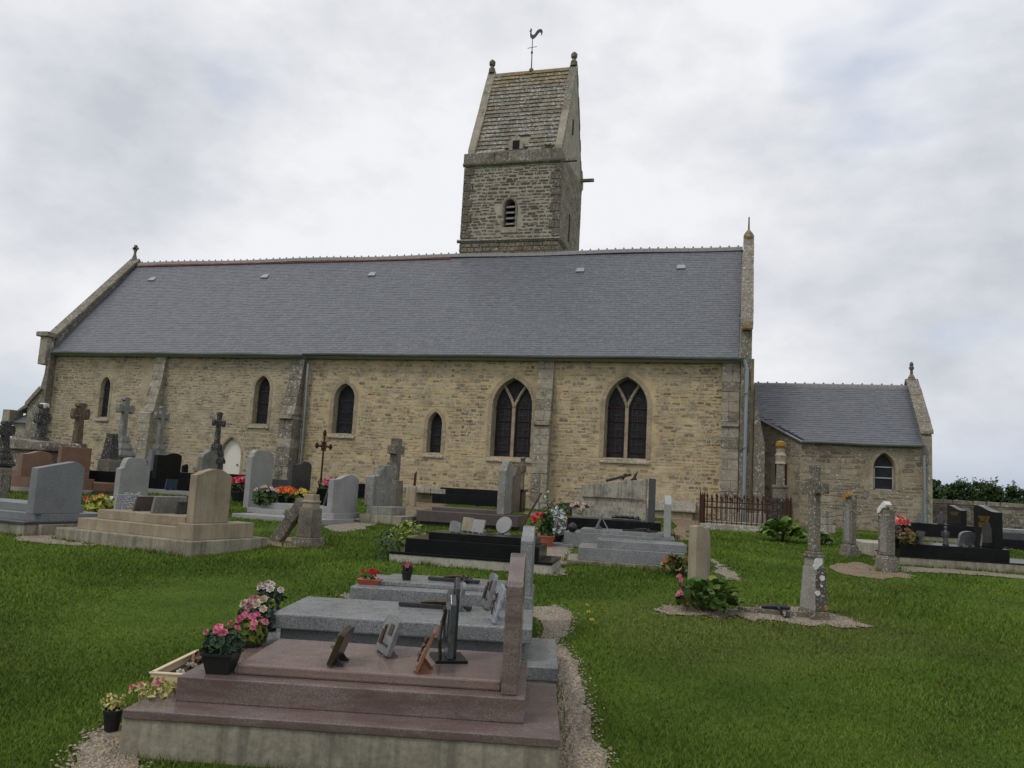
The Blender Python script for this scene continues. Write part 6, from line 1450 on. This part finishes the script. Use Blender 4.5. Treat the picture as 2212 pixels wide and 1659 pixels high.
# ------------------------------------------------------------------ gravel, bare earth, pebbles
def ground_patch(name, mat, pts, lift=.006, fuzz=.06, n=5):
    P = [gp(u, v) for u, v in pts]; pl = []
    for i, p in enumerate(P):
        q = P[(i+1) % len(P)]
        for k in range(n):
            t = k/n; c = p.lerp(q, t); pl.append((c.x+float(rng.normal(0, fuzz)), c.y+float(rng.normal(0, fuzz*1.2))))
    # fine sheet that follows the ground: clip a grid by the outline
    tri = tessellate_polygon([[Vector((*p, 0)) for p in pl]])
    bm = bmesh.new(); vv = [bm.verts.new((*p, 0)) for p in pl]
    for t in tri:
        try: bm.faces.new([vv[i] for i in t])
        except ValueError: pass
    bmesh.ops.subdivide_edges(bm, edges=bm.edges[:], cuts=2, use_grid_fill=True)
    for v in bm.verts: v.co.z = gz_mesh(v.co.x, v.co.y)+lift
    me = bpy.data.meshes.new(name); bm.to_mesh(me); bm.free(); me.materials.append(MATS[mat])
    o = lin(bpy.data.objects.new(name, me)); tag(o, kind='structure'); PATCH.append(([Vector((*p, 0)) for p in pl], mat)); return o
PATCH = []
def gz_mesh(x, y):
    """height of the ground sheet itself (bilinear in its grid)"""
    i = int(np.clip(np.searchsorted(xs, x)-1, 0, len(xs)-2)); j = int(np.clip(np.searchsorted(ys, y)-1, 0, len(ys)-2))
    a = (x-xs[i])/(xs[i+1]-xs[i]); b = (y-ys[j])/(ys[j+1]-ys[j])
    return (gz(xs[i], ys[j])*(1-a)+gz(xs[i+1], ys[j])*a)*(1-b)+(gz(xs[i], ys[j+1])*(1-a)+gz(xs[i+1], ys[j+1])*a)*b
ground_patch('gravel_path', 'gravel', [(1140, 1315), (1195, 1309), (1238, 1324), (1226, 1368), (1210, 1395), (1240, 1415), (1252, 1470), (1270, 1545), (1312, 1659), (1350, 1760), (1100, 1760), (1195, 1600), (1190, 1400)], .012, .025)
ground_patch('gravel_path', 'gravel', [(1150, 1172), (1210, 1172), (1228, 1184), (1238, 1200), (1222, 1220), (1214, 1243), (1194, 1246), (1190, 1215), (1150, 1190)], .012)
ground_patch('gravel_path', 'gravel', [(120, 1720), (165, 1650), (195, 1588), (262, 1570), (300, 1640), (300, 1720)], .012, .02)
ground_patch('gravel_path', 'gravel', [(735, 1288), (780, 1282), (800, 1292), (760, 1300)], .012, .03)
ground_patch('bare_earth', 'gravel', [(40, 1156), (110, 1150), (140, 1168), (230, 1180), (160, 1180), (40, 1170)], .012)
ground_patch('bare_earth', 'gravel', [(690, 1132), (800, 1118), (830, 1128), (790, 1142), (745, 1151), (715, 1148)], .012)
ground_patch('bare_earth', 'bare_earth', [(1786, 1222), (1850, 1214), (1890, 1226), (1985, 1246), (1975, 1251), (1905, 1252), (1820, 1241)], .012)
ground_patch('bare_earth', 'gravel', [(1535, 1206), (1550, 1216), (1578, 1232), (1602, 1255), (1570, 1254), (1535, 1238)], .012)
ground_patch('bare_earth', 'gravel', [(1440, 1310), (1610, 1318), (1720, 1312), (1780, 1325), (1868, 1352), (1800, 1356), (1720, 1350), (1600, 1338), (1460, 1332), (1420, 1316)], .012)
ground_patch('sandy_path', 'bare_earth', [(845, 1082), (900, 1084), (960, 1090), (968, 1098), (905, 1104), (880, 1128), (845, 1126), (855, 1105)], .012, .12)
ground_patch('sandy_path', 'bare_earth', [(1120, 1102), (1200, 1110), (1225, 1125), (1190, 1172), (1150, 1165), (1165, 1125)], .012, .08)
ground_patch('sandy_path', 'bare_earth', [(1445, 1112), (1515, 1124), (1510, 1140), (1478, 1150), (1490, 1168), (1455, 1168)], .012, .08)
ground_patch('bare_earth', 'bare_earth', [(570, 1166), (640, 1160), (700, 1176), (640, 1186), (560, 1180)], .012, .06)
ground_patch('bare_earth', 'bare_earth', [(1862, 1196), (1960, 1192), (1965, 1205), (1900, 1212)], .012, .06)
ground_patch('bare_earth', 'gravel', [(1935, 1224), (2060, 1231), (2230, 1246), (2230, 1252), (2060, 1240), (1950, 1236)], .012, .04)
def inside_many(X, Y, poly):
    px_ = np.array([p[0] for p in poly]); py_ = np.array([p[1] for p in poly]); c = np.zeros(len(X), bool); j = len(poly)-1
    for i in range(len(poly)):
        cond = (py_[i] > Y) != (py_[j] > Y)
        with np.errstate(divide='ignore', invalid='ignore'):
            xi = (px_[j]-px_[i])*(Y-py_[i])/(py_[j]-py_[i])+px_[i]
        c ^= cond & (X < xi); j = i
    return c
def gz_many(X, Y):
    i = np.clip(np.searchsorted(xs, X)-1, 0, len(xs)-2); j = np.clip(np.searchsorted(ys, Y)-1, 0, len(ys)-2)
    G = np.array([[gz(x, y) for x in xs] for y in ys]) if not hasattr(gz_many, 'G') else gz_many.G
    gz_many.G = G; a = (X-xs[i])/(xs[i+1]-xs[i]); b = (Y-ys[j])/(ys[j+1]-ys[j])
    return (G[j, i]*(1-a)+G[j, i+1]*a)*(1-b)+(G[j+1, i]*(1-a)+G[j+1, i+1]*a)*b
def field(n, dmax, dmin=1.6, power=1.0):
    """random points on the ground inside the view, denser near the viewer"""
    d = dmin*(dmax/dmin)**(rng.random(n)**power); ang = YAW+np.arctan(rng.uniform(-.74, .74, n)); r = d/np.cos(ang-YAW)
    return r*np.sin(ang), r*np.cos(ang), d
def big_mesh(name, V, Fq, C, mat, nper):
    me = bpy.data.meshes.new(name); nv = len(V); nf = len(Fq)
    me.vertices.add(nv); me.vertices.foreach_set('co', V.astype(np.float32).ravel()); k = Fq.shape[1]
    me.loops.add(nf*k); me.loops.foreach_set('vertex_index', Fq.astype(np.int32).ravel())
    me.polygons.add(nf); me.polygons.foreach_set('loop_start', (np.arange(nf)*k).astype(np.int32)); me.update(calc_edges=True)
    at = me.color_attributes.new('tint', 'FLOAT_COLOR', 'POINT'); cc = np.ones((nv, 4), np.float32); cc[:, :3] = np.repeat(C, nper, 0); at.data.foreach_set('color', cc.ravel())
    me.materials.append(MATS[mat]); o = lin(bpy.data.objects.new(name, me)); return o
def smooth_noise(X, Y, s, seed):
    g = np.random.default_rng(seed); t = np.zeros(len(X))
    for k in range(10):
        a = g.uniform(0, 6.28); f_ = s*g.uniform(.5, 2.2); t += np.sin((X*np.cos(a)+Y*np.sin(a))*f_+g.uniform(0, 6.28))
    return t/3.2
# grass
N = 760000
X, Y, D_ = field(N, 30, 1.7, .85)
keep = (Y < 26.2)
for poly in EXCL: keep &= ~inside_many(X, Y, poly)
for poly, mt in PATCH: keep &= ~(inside_many(X+rng.normal(0, .05, N), Y+rng.normal(0, .06, N), poly) & (rng.random(N) < (.985 if mt == 'gravel' else .93)))
X, Y, D_ = X[keep], Y[keep], D_[keep]; n = len(X); Z = gz_many(X, Y)
hh = rng.uniform(.014, .034, n)*(1+.35*smooth_noise(X, Y, 1.6, 3))*(1+np.clip((D_-6)/18, 0, .8)); w = rng.uniform(.0022, .0040, n)*np.clip(D_/3.2, 1, 8)**.85
a = rng.uniform(0, 6.283, n); ln = rng.uniform(.15, 1.0, n)*hh; b = rng.uniform(0, 6.283, n)
base = np.stack([X, Y, Z-.004], 1); sd_ = np.stack([np.cos(a), np.sin(a), np.zeros(n)], 1)*w[:, None]
tip = base+np.stack([np.cos(b)*ln, np.sin(b)*ln, hh], 1)
V = np.stack([base-sd_, base+sd_, tip], 1).reshape(-1, 3); Fq = np.arange(n*3).reshape(-1, 3)
t1 = smooth_noise(X, Y, .9, 5); t2 = smooth_noise(X, Y, 3.5, 8); mixv = np.clip(.5+.36*t1+.26*t2+rng.normal(0, .13, n), 0, 1)[:, None]
dryp = np.clip((smooth_noise(X, Y, .7, 12)-.75)*.8, 0, .5)[:, None]
C = (1-mixv)*np.array([[.062, .112, .013]])+mixv*np.array([[.132, .208, .027]]); C = C*(1-dryp)+dryp*np.array([[.17, .15, .055]])
dry = rng.random(n) < .03; C[dry] = np.array([.20, .17, .08])
tag(big_mesh('grass', V, Fq, C, 'grass_blade', 3), kind='stuff')
# taller tufts along the edges of the graves
TX, TY = [], []
for poly in EXCL:
    for i in range(len(poly)):
        a_, b_ = poly[i], poly[(i+1) % len(poly)]; e = (b_-a_); L_ = math.hypot(e.x, e.y); dist = (a_-CAM).length
        if a_.y > 26 or L_ < .05: continue
        k = int(L_*(260 if dist < 9 else 150)); t = rng.random(k); nx_, ny_ = e.y/L_, -e.x/L_; o_ = np.abs(rng.normal(0, .03, k))+.004
        TX += list(a_.x+e.x*t+nx_*o_); TY += list(a_.y+e.y*t+ny_*o_)
X, Y = np.array(TX), np.array(TY); kp = np.ones(len(X), bool)
for poly, mt in PATCH: kp &= ~(inside_many(X, Y, poly) & (rng.random(len(X)) < .8))
X, Y = X[kp], Y[kp]; n = len(X); Z = gz_many(X, Y); D_ = X*sy+Y*cy
hh = rng.uniform(.03, .085, n)*(.75+.5*smooth_noise(X, Y, 2.5, 21)).clip(.35, 1.4); w = rng.uniform(.0025, .0045, n)*np.clip(D_/3.5, 1, 8)**.8; a = rng.uniform(0, 6.283, n); b = rng.uniform(0, 6.283, n); ln = rng.uniform(.1, .8, n)*hh
base = np.stack([X, Y, Z-.004], 1); sd_ = np.stack([np.cos(a), np.sin(a), np.zeros(n)], 1)*w[:, None]; tip = base+np.stack([np.cos(b)*ln, np.sin(b)*ln, hh], 1)
V = np.stack([base-sd_, base+sd_, tip], 1).reshape(-1, 3); mixv = rng.random(n)[:, None]
C = (1-mixv)*np.array([[.05, .085, .01]])+mixv*np.array([[.12, .17, .025]]); dry = rng.random(n) < .1; C[dry] = np.array([.22, .19, .09])
tag(big_mesh('grass_tufts', V, np.arange(n*3).reshape(-1, 3), C, 'grass_blade', 3), kind='stuff')
# pebbles on the gravel
PX, PY, PD = field(420000, 14, 1.7, .8)
ins = np.zeros(len(PX), bool)
for poly, mt in PATCH:
    if mt == 'gravel': ins |= inside_many(PX+rng.normal(0, .05, len(PX)), PY+rng.normal(0, .05, len(PX)), poly)
for poly in EXCL: ins &= ~inside_many(PX, PY, poly)
PX, PY = PX[ins][:60000], PY[ins][:60000]; n = len(PX); PZ = gz_many(PX, PY)+.012
oc = np.array([[1, 0, 0], [0, 1, 0], [-1, 0, 0], [0, -1, 0], [0, 0, .7]]); s = rng.uniform(.004, .012, n); a = rng.uniform(0, 6.28, n)
ca, sa_ = np.cos(a), np.sin(a); R = np.stack([np.stack([ca, -sa_, 0*a], 1), np.stack([sa_, ca, 0*a], 1), np.stack([0*a, 0*a, 1+0*a], 1)], 1)
V = (np.einsum('nij,kj->nki', R, oc*np.array([1.3, .9, 1]))*s[:, None, None]+np.stack([PX, PY, PZ], 1)[:, None, :]).reshape(-1, 3)
fq = np.array([[0, 1, 4], [1, 2, 4], [2, 3, 4], [3, 0, 4]]); Fq = (fq[None]+np.arange(n)[:, None, None]*5).reshape(-1, 3)
g = rng.uniform(.55, 1.25, n)[:, None]; C = np.where(rng.random(n)[:, None] < .2, np.array([[.24, .15, .09]]), np.array([[.31, .265, .205]]))*g
tag(big_mesh('pebbles', V, Fq, C, 'pebble', 5), kind='stuff')
# a few dandelions in the lawn
for i, (u, v) in enumerate(((1271, 1335), (1278, 1352), (1268, 1320), (1282, 1308), (1300, 1330))):
    P = gp(u, v); 
    if i == 0: dm_ = MB(); dm_.tube([(0, 0, 0), (0, 0, .06)], .003, 4, (.08, .12, .03)); dd_ = dm_.build('dandelion', 'petal', None); md_ = blooms(1, .001, .001, .055, .06, .022, YEL, 9).build('flower', 'petal', dd_, fix=False); tag(dd_, 'yellow dandelion in the lawn right of the gravel path', 'dandelion', 'dandelions in the lawn'); dd_.location = P
    else: copy_tree(dd_, P, 60*i)
